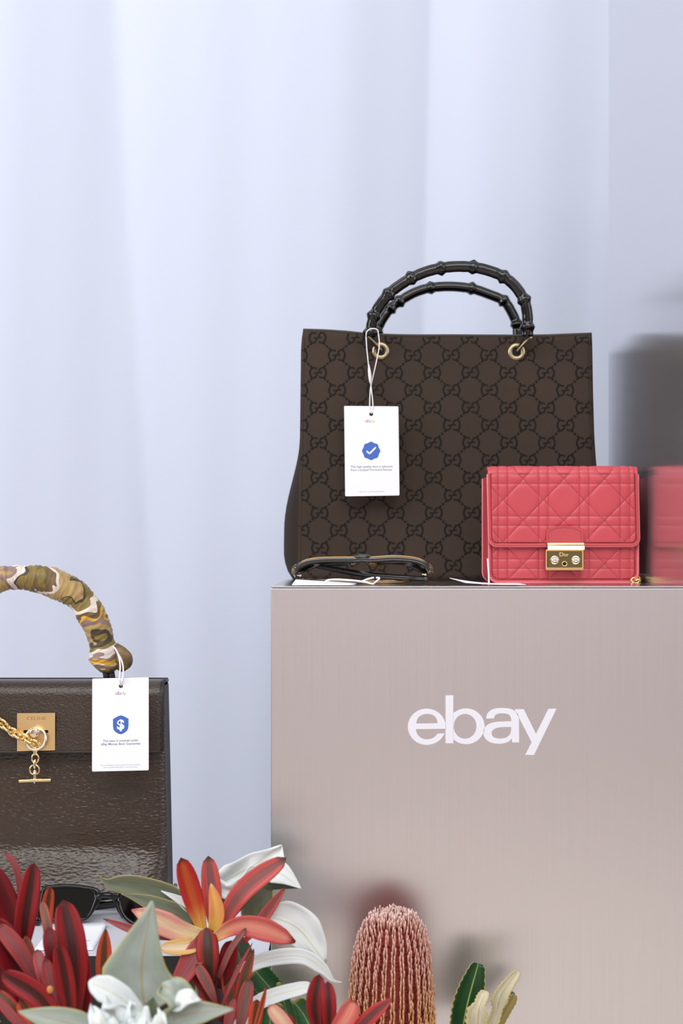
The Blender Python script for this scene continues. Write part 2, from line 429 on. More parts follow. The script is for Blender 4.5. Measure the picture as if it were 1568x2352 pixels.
# lettering "ebay" in white vinyl: outlines in a 3.7333x enlargement of the frame
def logo_letters():
    e_out = [(460, 425, 1), (461, 400)] + [p for p in ell(298, 408, 162, 155, -10, -330, 30)] + [(452, 465, 1), (388, 467, 1), (372, 490), (340, 510), (300, 516), (258, 508), (225, 482), (209, 452), (204, 428, 1)]
    e_hole = [(206, 381, 1), (214, 350), (232, 322), (262, 304), (300, 298), (338, 302), (366, 318), (384, 344), (391, 378, 1)]
    E = [smooth_outline(e_out, 3), smooth_outline(e_hole, 4)]
    bo = [p for p in ell(635, 404, 158, 153, 0, 360, 64)]
    bo = [(max(p[0], 523.5), p[1]) for p in bo]
    bo2 = []
    for p in bo:
        if not bo2 or math.dist(p, bo2[-1]) > .5: bo2.append(p)
    # keep only the arc right of the stem, closed along it
    ys = [p[1] for p in bo2 if p[0] <= 524]
    arc = [p for p in bo2 if p[0] > 524]
    i0 = max(range(len(arc)), key=lambda i: math.dist(arc[i], arc[i - 1]))
    arc = arc[i0:] + arc[:i0]
    B1 = [[(459, 138), (525, 138), (525, 549), (459, 549)]]
    B2 = [[(524, arc[0][1])] + arc + [(524, arc[-1][1])], ell(626, 404, 98, 107, 0, 360, 48)]
    a_out = [(806, 338, 1), (815, 300), (845, 268), (890, 251), (945, 247), (1005, 252), (1052, 272), (1080, 305), (1088, 350, 1), (1089, 542, 1), (1030, 542, 1), (1026, 508, 1), (1000, 533), (960, 549), (910, 553), (850, 544), (805, 515), (784, 470), (790, 425), (820, 391), (870, 371), (930, 364), (1022, 361, 1), (1019, 330), (1005, 307), (980, 296), (945, 292), (905, 297), (882, 312), (872, 336, 1)]
    a_hole = [(1022, 409, 1), (940, 411), (890, 420), (860, 440), (853, 465), (865, 492), (895, 506), (935, 509), (980, 500), (1010, 475), (1020, 445)]
    A = [smooth_outline(a_out, 5), smooth_outline(a_hole, 5)]
    Y = [[(1051, 258), (1129, 257), (1234, 470), (1341, 254), (1409, 253), (1217, 649), (1142, 649), (1197, 540)]]
    return [('e', [E]), ('b', [B1, B2]), ('a', [A]), ('y', [Y])]
LOGO = logo_letters()
for ch, shapes in LOGO:
    mb = MB()
    for sh in shapes:
        mb.plate([[(900 + p[0] / 3.7333, 1560 + p[1] / 3.7333) for p in l] for l in sh], on_plane(DF), .0003)
    build(mb, 'vinyl_letter', M_vinyl, pl, smooth=False)

# low plinth at the left
XLO = -.62
lp = thing('plinth', 'low black plinth with pale top under the brown leather handbag', 'plinth', ((XLO + XL - .003) / 2, 1.5, 0), 'brushed steel display plinths')
del lp['group']
mb = MB(); mb.box((XLO, DF + .004, ZL - .0012), (XL - .003, 1.632, ZL), .0004); build(mb, 'top_panel', M_white_top, lp, smooth=False)
mb = MB(); mb.box((XLO, DF + .004, ZL - .0185), (XL - .003, 1.632, ZL - .0012)); build(mb, 'slab', M_slab, lp, smooth=False)
mb = MB(); mb.box((XLO + .002, DF + .008, 0), (XL - .005, 1.63, ZL - .0185)); build(mb, 'body', M_black, lp, smooth=False)
mb = MB(); text_into(mb, 'R', -8, 2347, 30, on_plane(DF + .008)); 
build(mb, 'metal_letter', M_brass, lp, smooth=False)

# ------------------------------------------------------------------ swing tags
def tag_card(mb, q, d, hole):
    """q: four frame corners TL TR BR BL, d per corner"""
    A = [P(x, y, dd) for (x, y), dd in zip(q, d)]
    nrm = (A[1] - A[0]).cross(A[3] - A[0]).normalized()
    if nrm.y > 0: nrm = -nrm
    def mp(u, v, h):
        return A[0] * (1 - u) * (1 - v) + A[1] * u * (1 - v) + A[2] * u * v + A[3] * (1 - u) * v + nrm * h
    W = (A[1] - A[0]).length; H = (A[3] - A[0]).length
    out = [(0.012, 0), (.988, 0), (1, .008), (1, .992), (.988, 1), (.012, 1), (0, .992), (0, .008)]
    hl = [[(hole[0] + hole[2] / W * math.cos(2 * PI * i / 20), hole[1] + hole[2] / H * math.sin(2 * PI * i / 20)) for i in range(20)]] if hole else []
    mb.plate([out] + hl, mp, .0006)
    return mp
def tag_prints(root, parent, mp, badge, lines, foot, q):
    tx = lambda x, y, h: mp((x - q[0]) / (q[2] - q[0]), (y - q[1]) / (q[3] - q[1]), .00062 + h)
    # four small colour letters
    cols = [M_red_ink, M_blue_ink, M_yel_ink, M_grn_ink]
    mb = MB()
    lx, ly, lw = badge['logo']; k = lw / (1409 - 136)
    for i, (ch, shapes) in enumerate(LOGO):
        mb.cur = i
        for sh in shapes:
            mb.plate([[(lx + (p[0] - 772) * k, ly + (p[1] - 400) * k) for p in l] for l in sh], tx, .00008)
    build(mb, 'printed_logo', cols, root, parent, smooth=False)
    mb = MB(); bx, by = badge['at']
    if badge['kind'] == 'seal':
        r = badge['r']
        out = [(bx + (r * .955 + r * .045 * math.cos(8 * a)) * math.sin(a), by - (r * .955 + r * .045 * math.cos(8 * a)) * math.cos(a)) for a in [2 * PI * i / 96 for i in range(96)]]
        mb.plate([out], tx, .00008); build(mb, 'printed_badge', M_blue, root, parent, smooth=False)
        mb = MB()
        t2 = lambda x, y, h: tx(x, y, h + .0001)
        for a, b in (((bx - .43 * r, by + .06 * r), (bx - .18 * r, by + .30 * r)), ((bx - .18 * r, by + .30 * r), (bx + .46 * r, by - .34 * r))):
            dx, dy = b[0] - a[0], b[1] - a[1]; l = math.hypot(dx, dy); nx, ny = -dy / l * r * .085, dx / l * r * .085
            an = math.degrees(math.atan2(dy, dx)); rr = r * .085
            o = ell(b[0], b[1], rr, rr, an - 90, an + 90, 8) + ell(a[0], a[1], rr, rr, an + 90, an + 270, 8)
            mb.plate([o], t2, .00006)
        build(mb, 'printed_tick', M_paper, root, parent, smooth=False)
    else:
        r = badge['r']
        o = smooth_outline([(bx, by - 1.2 * r), (bx + .92 * r, by - .8 * r), (bx + r, by - .7 * r, 1), (bx + r, by + .15 * r, 1), (bx + .9 * r, by + .62 * r), (bx + .55 * r, by + 1.0 * r), (bx, by + 1.22 * r), (bx - .55 * r, by + 1.0 * r), (bx - .9 * r, by + .62 * r), (bx - r, by + .15 * r, 1), (bx - r, by - .7 * r, 1), (bx - .92 * r, by - .8 * r)], 5)
        mb.plate([o], tx, .00008); build(mb, 'printed_badge', M_blue, root, parent, smooth=False)
        mb = MB(); text_into(mb, '$', bx, by + .58 * r, 1.28 * r, lambda x, y, h: tx(x, y, h + .0001), width=.95 * r, bold=.03)
        build(mb, 'printed_dollar', M_paper, root, parent, smooth=False)
    mb = MB()
    for s, x, y, h, wd in lines: text_into(mb, s, x, y, h, tx, width=wd, bold=.01)
    build(mb, 'printed_text', M_ink, root, parent, smooth=False)
    mb = MB()
    for s, x, y, h, wd in foot: text_into(mb, s, x, y, h, tx, width=wd)
    build(mb, 'printed_footnote', M_ink2, root, parent, smooth=False)

G_TAG = 'white swing tags tied to the display pieces'
DTAG = 1.612
t = thing('swing_tag', 'white swing tag with blue tick seal hanging on the brown tote', 'tag', P(852, 1139, DTAG), G_TAG)
mb = MB(); mp = tag_card(mb, [(790, 932.5), (914.5, 933.5), (917, 1138), (792.5, 1140)], [DTAG] * 4, (.497, .088, .0023))
card = build(mb, 'card', M_paper, t, smooth=False)
tag_prints(t, card, mp, dict(kind='seal', at=(852, 1036), r=21.5, logo=(850.5, 967.5, 24)),
           [('This high quality item is selected', 852, 1074.5, 5.2, 98), ('from a trusted Pre-loved Partner', 852, 1082, 5.2, 98)],
           [('Search for our Pre-loved Partner', 853, 1131.5, 3.2, 59)], (790, 932.5, 917, 1140))
mb = MB()
s1 = catmull([P(869, 768, 1.603), P(871, 792, 1.604), P(866, 822, 1.606), P(856, 866, 1.609), P(851, 890, 1.610), P(849, 915, 1.6105), P(849, 936, 1.6105), P(851, 950, 1.6125)], 26)
s2 = catmull([P(840.5, 774, 1.603), P(842, 800, 1.604), P(846, 838, 1.606), P(850, 868, 1.609), P(852, 890, 1.610), P(855, 915, 1.6105), P(856, 936, 1.6105), P(853, 950, 1.6125)], 26)
mb.tube(s1, .00068, 7); mb.tube(s2, .00068, 7)
mb.tube(catmull([P(869, 768, 1.603), P(866, 757, 1.602), P(852, 755, 1.600), P(842, 762, 1.601), P(840.5, 774, 1.603)], 14), .00068, 7)
build(mb, 'string', M_string, t)
mb = MB(); mb.tube(catmull([P(846.5, 838, 1.606), P(848, 852, 1.606), P(849.5, 866, 1.607), P(850.5, 882, 1.608)], 9), [.0007, .0010, .0015, .0017, .0018, .0019, .0017, .0013, .0007], 8)
build(mb, 'string_knot', M_string, t)

DTL = 1.462
t = thing('swing_tag', 'white swing tag with blue dollar shield hanging on the brown leather handbag', 'tag', P(277, 1771, DTL), G_TAG)
mb = MB(); mp = tag_card(mb, [(212, 1558.5), (341.5, 1555.5), (341.5, 1769), (211.5, 1772)], [DTL] * 4, (.507, .087, .0022))
card = build(mb, 'card', M_paper, t, smooth=False)
tag_prints(t, card, mp, dict(kind='shield', at=(277.5, 1664.5), r=17.8, logo=(277.5, 1592.5, 25)),
           [('This item is covered under', 277.5, 1703.5, 5.6, 82), ('eBay Money Back Guarantee', 277.5, 1711, 5.6, 90)],
           [('*For full eligibility criteria and all terms & conditions,', 277.5, 1758.5, 3.0, 92), ('read our eBay Money Back Guarantee policy.', 277.5, 1763.5, 3.0, 80)], (212, 1556.5, 341.5, 1771))
mb = MB()
mb.tube(catmull([P(259, 1486, 1.500), P(264, 1489, 1.4885), P(272, 1505, 1.482), P(276, 1530, 1.475), P(274.5, 1556, 1.4595), P(276.5, 1574, 1.4625)], 22), .00085, 7)
mb.tube(catmull([P(270, 1500, 1.5035), P(277, 1512, 1.490), P(282.5, 1530, 1.4805), P(282, 1556, 1.4595), P(279, 1574, 1.4625)], 20), .00085, 7)
build(mb, 'string', M_string, t)

# ------------------------------------------------------------------ brown monogram tote
BT = 1.765
tote = thing('tote_bag', 'dark brown monogram tote with black bamboo handles on the steel plinth', 'bag', (P(1020, 1335, 1.70).x, 1.70, ZT))
def interp(tab, y):
    if y <= tab[0][0]: return tab[0][1]
    for (a, p), (b, q) in zip(tab, tab[1:]):
        if y <= b: return p + (q - p) * (y - a) / (b - a)
    return tab[-1][1]
TL_ = [(757, 696), (775, 693), (800, 691), (1000, 688.5), (1150, 685), (1250, 683.5), (1320, 683), (1334, 685)]
TR_ = [(767, 1358), (790, 1359), (900, 1361), (1000, 1364), (1060, 1368), (1150, 1371), (1320, 1374), (1334, 1372)]
TOP_ = [(690, 757), (740, 759), (800, 763), (850, 768), (950, 770), (1100, 771.5), (1250, 770), (1360, 767)]
YB = HY + (CAMZ - ZT) * F / DT - .6
def tote_pt(s, y, off=0):
    x = interp(TL_, y) + s * (interp(TR_, y) - interp(TL_, y))
    d = tote_d(x, y) - off
    return P(x, y, DT) + Vector((0, d - DT, 0))
def tote_d(x, y):
    s = (x - 690) / 675; v = (y - 765) / 570
    return DT - .005 * math.sin(PI * min(1, max(0, v))) * math.sin(PI * min(1, max(0, s))) + .0022 * math.sin(x * .021 + 1) * (1 - min(1, max(0, v)))
mb = MB()
def ft(u, v):
    xt = 696 + u * (1358 - 696); yt = interp(TOP_, xt); y = yt + v * (YB - yt)
    return tote_pt(u, y)
mb.grid(ft, 44, 36)
solid(build(mb, 'front_panel', M_tote, tote, fixn=False), .0025, 1)
# back panel, gussets, base
def backp(u, v):
    p = ft(u, v); return Vector((p.x + (.004 if u > .5 else -.004) * 0, BT, p.z - (.006 if v < .3 else 0) * (1 - v / .3)))
mb = MB(); mb.grid(backp, 20, 18); build(mb, 'back_panel', M_tote, tote, fixn=False)
for side in (0, 1):
    mb = MB()
    def gus(u, v, side=side):
        a = ft(side, v); b = backp(side, v); p = a.lerp(b, u)
        yy = 765 + v * 570; k = max(0.0, min(1.0, (yy - 985) / 230)); k = k * k * (3 - 2 * k)
        k *= 1 - max(0, (yy - 1270) / 65) ** 2 * .55 if yy > 1270 else 1
        out = .0185 * k * math.sin(PI * u) ** .7 - .006 * (1 - k) * math.sin(PI * u) * (1 if v < .38 else 0)
        p.x += out * (1 if side else -1); return p
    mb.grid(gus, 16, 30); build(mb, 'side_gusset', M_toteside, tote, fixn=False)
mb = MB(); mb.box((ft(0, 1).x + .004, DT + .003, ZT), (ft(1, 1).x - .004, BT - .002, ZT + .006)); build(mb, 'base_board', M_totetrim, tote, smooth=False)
# trim along the top edge
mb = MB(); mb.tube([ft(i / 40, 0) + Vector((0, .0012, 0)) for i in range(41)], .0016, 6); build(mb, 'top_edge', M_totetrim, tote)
# seam and thread at both sides
mb = MB()
for s, dx in ((0, 6), (1, -6)):
    yy = 775
    while yy < 1322:
        x = interp(TL_ if s == 0 else TR_, yy) + dx
        a = P(x, yy, DT) + Vector((0, tote_d(x, yy) - DT - .0003, 0)); b = P(x, yy + 3, DT) + Vector((0, tote_d(x, yy) - DT - .0003, 0))
        mb.tube([a, b], .0004, 5); yy += 5.2
build(mb, 'stitching', M_totetrim, tote, smooth=False)['kind'] = 'stuff'
# GG print
def g_shape():
    quads = []
    n = 22; a0, a1 = 56, 312
    for i in range(n):
        A, B = (math.radians(a0 + (a1 - a0) * k / n) for k in (i, i + 1))
        quads.append([(10 * math.cos(A), -13.5 * math.sin(A)), (10 * math.cos(B), -13.5 * math.sin(B)), (6.2 * math.cos(B), -10 * math.sin(B)), (6.2 * math.cos(A), -10 * math.sin(A))])
    quads.append([(1.5, -1), (10.5, -1), (10.5, 2.2), (1.5, 2.2)])
    quads.append([(6.4, 2.0), (9.6, 2.0), (8.0, 9.6), (4.6, 8.2)])
    quads.append([(5.4, -12.2), (7.6, -12.2), (7.6, -7.4), (5.8, -7.8)])
    return quads
GS = g_shape()
mb = MB()
def decal(qd):
    vs = []
    for x, y in qd:
        xl, xr = interp(TL_, y), interp(TR_, y)
        if not (xl + 1 < x < xr - 1) or y < interp(TOP_, x) + 1.5 or y > YB - 2: return
        vs.append(P(x, y, DT) + Vector((0, tote_d(x, y) - DT - .0004, 0)))
    mb.add(vs, [tuple(range(len(vs)))])
HOLES = [(874, 806, 21), (1186, 808, 20)]
for i in range(-1, 17):
    for j in range(-1, 16):
        if (i + j) % 2: continue
        gx = 728.8 + 43.6 * i; gy = 776 + 40.2 * j
        gx += (gy - 776) * .012; gx += .25 * math.sin(j)
        for sg in (1, -1):
            for qd in GS:
                pts = [(gx - sg * 10.4 + sg * x, gy + sg * y) for x, y in qd]
                decal(pts)
        for sx in (-1, 1):
            for k in range(3):
                f = .36 + .14 * k
                for sy in (1,):
                    cx, cy = gx + sx * 43.6 * f, gy + sy * 40.2 * f; r = 3.1 if k != 1 else 3.5
                    decal([(cx, cy - r), (cx + r, cy), (cx, cy + r), (cx - r, cy)])
build(mb, 'monogram_print', M_print, tote, smooth=False, fixn=False)
# grommets
for gx, gy, r in HOLES:
    g = MB(); c = P(gx, gy, DT) + Vector((0, tote_d(gx, gy) - DT, 0)); k = DT / F
    g.lathe(c, (0, -1, 0), [(.0048, .0004), (.0050, .0012), (.0060, .0020), (.0080, .0022), (.0098, .0014), (.0102, .0002)], 32)
    gr = build(g, 'grommet', M_brass, tote)
    g = MB(); g.lathe(c, (0, -1, 0), [(.0, .0003), (.0049, .0006)], 24); build(g, 'eyelet_hole', M_hole, tote, gr)
# wire links from the eyelets to the handle ends
for pts in ([P(877, 806, 1.633), P(866, 793, 1.628), P(852, 779, 1.622), P(846, 772, 1.620)], [P(1186, 808, 1.633), P(1196, 796, 1.628), P(1211, 781, 1.622), P(1221, 775, 1.616)]):
    g = MB(); ps = catmull(pts, 10); g.tube(ps, .0013, 8)
    build(g, 'wire_link', M_brass, tote)
# dark leather tab under each handle end
for pts in ([P(849, 762, 1.622), P(856, 785, 1.628), P(872, 803, 1.634)], [P(1212, 762, 1.622), P(1203, 785, 1.628), P(1188, 804, 1.634)]):
    g = MB(); ps = catmull(pts, 8); g.tube(ps, .0030, 8, ry=.0018); build(g, 'leather_tab', M_lacquer, tote)
def bamboo(pts, nodes_at, r0, seed):
    rnd = random.Random(seed)
    n = 170; ps = catmull(pts, n); cum = [0]
    for a, b in zip(ps, ps[1:]): cum.append(cum[-1] + (b - a).length)
    tot = cum[-1]; mb = MB(); m = 20
    nod = [cum[min(n - 1, int(k * (n - 1)))] for k in nodes_at]
    T = [(ps[min(n - 1, i + 1)] - ps[max(0, i - 1)]).normalized() for i in range(n)]
    def fn(u, v):
        i = int(round(v * (n - 1))); t = T[i]; out = Vector((0, 1, 0)); b = t.cross(out).normalized()
        a = u * 2 * PI
        dn = min((abs(cum[i] - q), q) for q in nod); dist = dn[0]
        seg_t = min(1, dist / .016)
        r = r0 * (1.0 - .10 * math.sin(PI / 2 * seg_t))
        r += r0 * .20 * math.exp(-(dist / .0030) ** 2) - r0 * .08 * math.exp(-((dist - .0055) / .0022) ** 2)
        groove = -.12 * r0 * math.exp(-((((a - .9) + PI) % (2 * PI) - PI) / .28) ** 2) * min(1, dist / .006) + -.09 * r0 * math.exp(-((((a - 2.3) + PI) % (2 * PI) - PI) / .25) ** 2) * min(1, dist / .006)
        knob = .10 * r0 * math.exp(-(dist / .003) ** 2) * max(0, math.cos(3 * a + dn[1] * 90))
        r += groove + knob
        return ps[i] + (out * math.cos(a) + b * math.sin(a)) * r
    mb.grid(fn, m, n - 1, wrap_u=True)
    return mb
DH = 1.622
fh = [(849, 772), (853, 748), (859.5, 724), (873, 700), (894, 674), (918, 655), (946, 638), (979, 624), (1014, 615.5), (1050, 612), (1087.6, 614), (1123, 622), (1156.5, 636), (1184, 659), (1203, 689.5), (1210, 718), (1211.5, 749), (1212, 771)]
mb = bamboo([P(x, y, DH - .012 * math.sin(PI * i / 17)) for i, (x, y) in enumerate(fh)], [(i) / 17 for i in (0.4, 2, 4, 6, 8, 10, 12, 14, 16.1)], .0070, 1)
build(mb, 'bamboo_handle', M_lacquer, tote)
bh = [(862, 778), (867, 757), (877, 735), (895, 710), (917, 692), (952, 672), (989, 661), (1035, 658), (1082.5, 663), (1120, 675), (1156, 691), (1174, 716), (1186, 745), (1189, 775)]
mb = bamboo([P(x, y, 1.745) for x, y in bh], [i / 13 for i in (0.8, 3.1, 4, 6, 8, 10, 12)], .0068, 2)
build(mb, 'bamboo_handle', M_lacquer, tote)

# ------------------------------------------------------------------ pink quilted bag
pink = thing('quilted_bag', 'small coral pink quilted flap bag with gold lock', 'bag', (P(1292, 1339, DP + .03).x, DP + .03, ZT))
YBP = HY + (CAMZ - ZT) * F / (DP + .008) - .4
def cannage(x, y, vy):
    """returns (puff 0..1, stitch 0/1) for the quilting at frame position x, y"""
    cx = (x - 1040) * 2.97; cy = (y - 1050) * 2.97
    u = (cx - 479) / 277; v = (cy - vy) / 285
    D = []
    for o in (.5 - .116, .5 + .116):
        k = abs((u - o + .5) % 1 - .5) * 277; D.append((k, cy))
    for o in (-.113, .113):
        k = abs((v - o + .5) % 1 - .5) * 285; D.append((k, cx))
    s1 = (u + v) % 1; D.append((min(s1, 1 - s1) * 198, (cx - cy) * .7)); s2 = (u - v) % 1; D.append((min(s2, 1 - s2) * 198, (cx + cy) * .7))
    dm = min(D); st = 0.0
    for k, al in D:
        if k < 2.6 and (al % 10.5) < 7.2: st = max(st, 1 - k / 3.6)
    h = 1
    for k, al in D: h *= 1 - .50 * math.exp(-(k / 10.0) ** 1.1)
    return h, st
def rr_bounds(y, xl, xr, y1, rad):
    if y <= y1 - rad: return xl, xr
    dy = min(rad, y - (y1 - rad)); ins = rad - math.sqrt(max(0, rad * rad - dy * dy))
    return xl + ins, xr - ins
def quilt_grid(xlf, xrf, y0, y1, rad, d, vy, n, m, amp, extra_rows=None, border=7):
    mb = MB(); vs = []; col = []; rows = []
    for j in range(m + 1):
        v = j / m; y = y0 + (y1 - y0) * v
        if y > y1 - rad: # denser towards the rounded end is unnecessary; follow the arc
            pass
        xl, xr = rr_bounds(y, xlf(y), xrf(y), y1, rad)
        for i in range(n + 1):
            u = i / n; x = xl + (xr - xl) * u
            fullL, fullR = xlf(y), xrf(y)
            ed = min(x - fullL, fullR - x, y1 - y)
            # distance to the rounded corner arc
            for cxn in (fullL + rad, fullR - rad):
                if y > y1 - rad and ((x < cxn) if cxn < (fullL + fullR) / 2 else (x > cxn)):
                    ed = min(ed, rad - math.hypot(x - cxn, y - (y1 - rad)))
            h, st = cannage(x, y, vy)
            k = max(0, min(1, (ed - border) / 3)); es = 0.0
            if abs(ed - border) < 1.1 and ((x + y) % 3.5) < 2.4: es = 1
            hh = amp * (h * k + .45 * (1 - k)) - (amp * .5 * math.exp(-((ed - border) / 1.3) ** 2))
            vs.append(P(x, y, d) - Vector((0, hh, 0))); s_ = max(st * k, es); col.append((s_, s_, s_, 1))
    fs = [(j * (n + 1) + i, (j + 1) * (n + 1) + i, (j + 1) * (n + 1) + i + 1, j * (n + 1) + i + 1) for j in range(m) for i in range(n)]
    return vs, fs, col
def outline(xl, xr, y0, y1, rad, n=8):
    """left side down, round the bottom, right side up"""
    return [(xl, y0 + (y1 - rad - y0) * i / 6) for i in range(6)] + ell(xl + rad, y1 - rad, rad, rad, 180, 90, n) + ell(xr - rad, y1 - rad, rad, rad, 90, 0, n) + [(xr, y1 - rad - (y1 - rad - y0) * i / 6) for i in range(1, 7)]
# body front
DB = DP + .007
vs, fs, col = quilt_grid(lambda y: 1122.5, lambda y: 1464.5, 1238, YBP, 22, DB, 728, 340, 100, .0017)
mb = MB(); mb.add(vs, fs); mb.col = col
build(mb, 'front_panel', M_pink, pink, fixn=False)
ol = outline(1122.5, 1464.5, 1092, YBP, 22)
DBK = 1.556
mb = MB(); A = [P(x, y, DB) for x, y in ol]
Bk = [Vector((p.x, DBK, p.z)) for p in A]
mb.add(A + Bk, [(i, i + 1, len(A) + i + 1, len(A) + i) for i in range(len(A) - 1)]); build(mb, 'side_gusset', M_pinkside, pink, sharp=40)
mb = MB(); mb.add(Bk, [tuple(range(len(Bk)))]); build(mb, 'back_panel', M_pinkplain, pink, smooth=False)
mb = MB(); mb.tube([p + Vector((0, -.0006, 0)) for p in A], .00125, 8); build(mb, 'piping', M_pinkpipe, pink)
mb = MB(); mb.tube([p + Vector((0, .0006, 0)) for p in Bk], .00125, 8); build(mb, 'piping', M_pinkpipe, pink)
# flap: front sheet + roll over the top to the back
def fl(y): return 1119.5 + (y - 1080) * .020
def fr(y): return 1463.5 + (y - 1080) * .024
FT, FB = 1089, 1254.5
vs, fs, col = quilt_grid(fl, fr, FT, FB, 19, DP, 150, 340, 170, .0019)
nrow = 341; mb = MB()
# roll rows, from the back forward to the top of the front sheet
R = .0075; top = vs[:nrow]; roll = []; rcol = []
for j in range(26):
    if j < 12: back = (11 - j) / 11; ang = PI / 2; yo = R + back * .058; zo = R
    else: ang = PI / 2 * (1 - (j - 12) / 13); yo = R - R * math.cos(ang); zo = R * math.sin(ang)
    for i, p in enumerate(top):
        x = fl(FT) + (fr(FT) - fl(FT)) * i / (nrow - 1)
        yy = FT - (zo * F / DP) - (j < 12) * (11 - j) * 11.0
        h, st = cannage(x, FT - (26 - j) * 1.0 if j >= 12 else yy - 3, 150)
        ed = min(x - fl(FT), fr(FT) - x); k = max(0, min(1, (ed - 7) / 3))
        nrm = Vector((0, -math.cos(ang), math.sin(ang))); hh = .0016 * (h * k + .45 * (1 - k))
        tap = (-1 if i > nrow / 2 else 1) * .0045 * max(0, (11 - j) / 11) * min(1, abs(i - nrow / 2) / (nrow / 2)) if j < 12 else 0
        roll.append(Vector((p.x + tap, DP + yo, P(0, FT, DP).z + zo)) + nrm * hh); s_ = st * k; rcol.append((s_, s_, s_, 1))
allv = roll + vs; nr = 26 + 171
fs = [(j * nrow + i, (j + 1) * nrow + i, (j + 1) * nrow + i + 1, j * nrow + i + 1) for j in range(nr - 1) for i in range(nrow - 1)]
mb.add(allv, fs); mb.col = rcol + col
flap = build(mb, 'flap', M_pink, pink, fixn=False); solid(flap, .0022, -1)
mb = MB(); e = []
for x, y in outline(0, 100, FT, FB, 19):   # follow the slight widening of the flap
    xx = fl(y) + x if x < 50 else fr(y) - (100 - x); e.append(P(xx, y, DP + .0006))
mb.tube(e, .0013, 8); build(mb, 'flap_edge', M_pinkpipe, pink, flap)
# tab and lock
mb = MB(); o = smooth_outline([(1254, 1249, 1), (1254, 1219), (1256, 1216), (1272, 1210), (1296, 1207.5), (1320, 1210), (1336, 1216), (1338.5, 1219), (1338.5, 1249, 1)], 5)
mb.plate([o], on_plane(DP - .0022), .0016); tab = build(mb, 'clasp_tab', M_pinkplain, pink, sharp=40)
mb = MB()
for a, b in (((1258.5, 1246), (1258.5, 1221)), ((1258.5, 1221), (1274, 1214)), ((1274, 1214), (1296, 1211.5)), ((1296, 1211.5), (1318, 1214)), ((1318, 1214), (1334, 1221)), ((1334, 1221), (1334, 1246))):
    L_ = math.dist(a, b); k = int(L_ / 3.4)
    for i in range(k):
        p = [a[q] + (b[q] - a[q]) * (i / k) for q in (0, 1)]; r_ = [a[q] + (b[q] - a[q]) * ((i + .62) / k) for q in (0, 1)]
        mb.tube([P(p[0], p[1], DP - .0039), P(r_[0], r_[1], DP - .0039)], .00022, 5)
build(mb, 'stitching', pm('dark_red_thread', lin(150, 44, 54), .6), pink, tab)['kind'] = 'stuff'
def px_box(mb, x0, y0, x1, y1, d0, d1, bev):
    a = P(x0, y1, d0); b = P(x1, y0, d0); mb.box((a.x, d1, a.z), (b.x, d0, b.z), bev)
mb = MB(); px_box(mb, 1253, 1262.5, 1338.5, 1308.5, DP - .001, DP - .0085, .0009); lock = build(mb, 'lock_plate', M_goldreflect, pink, smooth=False)
mb = MB()   # bevelled frame round the plate
o = rrect(1252.5, 1261.5, 1339, 1309.5, 3); inn = rrect(1255.5, 1265.5, 1336, 1303.5, 1.5)
mb.plate([o, inn], on_plane(DP - .0082), .0010); build(mb, 'lock_rim', M_gold, pink, lock, smooth=False)
mb = MB()   # hinge bar: a bright roof-shaped bar over the plate
a = P(1254.5, 1246, DP); b = P(1338, 1270, DP)
prof = [(0, -.0015), (.0006, -.0070), (.0022, -.0086), (.0036, -.0098), (.0060, -.0104), (.0076, -.0100), (.0078, -.0015)]
n = len(prof); vs = []
for x in (a.x, b.x):
    for z, y in prof: vs.append(Vector((x + (.0009 if (x == a.x and 1 < 0) else 0), DP + y, a.z - z)))
mb.add(vs, [(i, (i + 1) % n, n + (i + 1) % n, n + i) for i in range(n)] + [tuple(range(n)), tuple(range(2 * n - 1, n - 1, -1))])
build(mb, 'hinge_bar', M_gold, pink, lock, smooth=False)
for kx in (1273.3, 1321.5):
    c = P(kx, 1286.3, DP - .0085)
    mb = MB(); mb.lathe(c, (0, -1, 0), [(.0044, 0), (.0046, .0006), (.0042, .0011), (.0034, .0008), (.0033, .0010), (.0031, .0018), (.0025, .0026), (.0014, .0031), (0, .0033)], 24)
    build(mb, 'knob', M_goldpale, pink, lock)
c = P(1296, 1295, DP - .0085)
mb = MB(); mb.lathe(c, (0, -1, 0), [(.0029, 0), (.0029, .0009), (.0023, .0012), (.0019, .0006)], 20); build(mb, 'keyhole_ring', M_gold, pink, lock)
mb = MB(); mb.plate([ell(1296, 1294.3, 3.6, 3.6, 0, 360, 20)], on_plane(DP - .0086), .0004); mb.plate([[(1294.4, 1296), (1297.6, 1296), (1298.2, 1303), (1293.8, 1303)]], on_plane(DP - .0086), .0005); build(mb, 'keyhole', M_hole, pink, lock, smooth=False)
mb = MB(); text_into(mb, 'D', 1289, 1277.6, 9.2, on_plane(DP - .0086), width=9.2, bold=.02); text_into(mb, 'ior', 1299.8, 1277.6, 8.0, on_plane(DP - .0086), width=11, bold=.02)
build(mb, 'engraved_name', M_goldsatin, pink, lock, smooth=False)
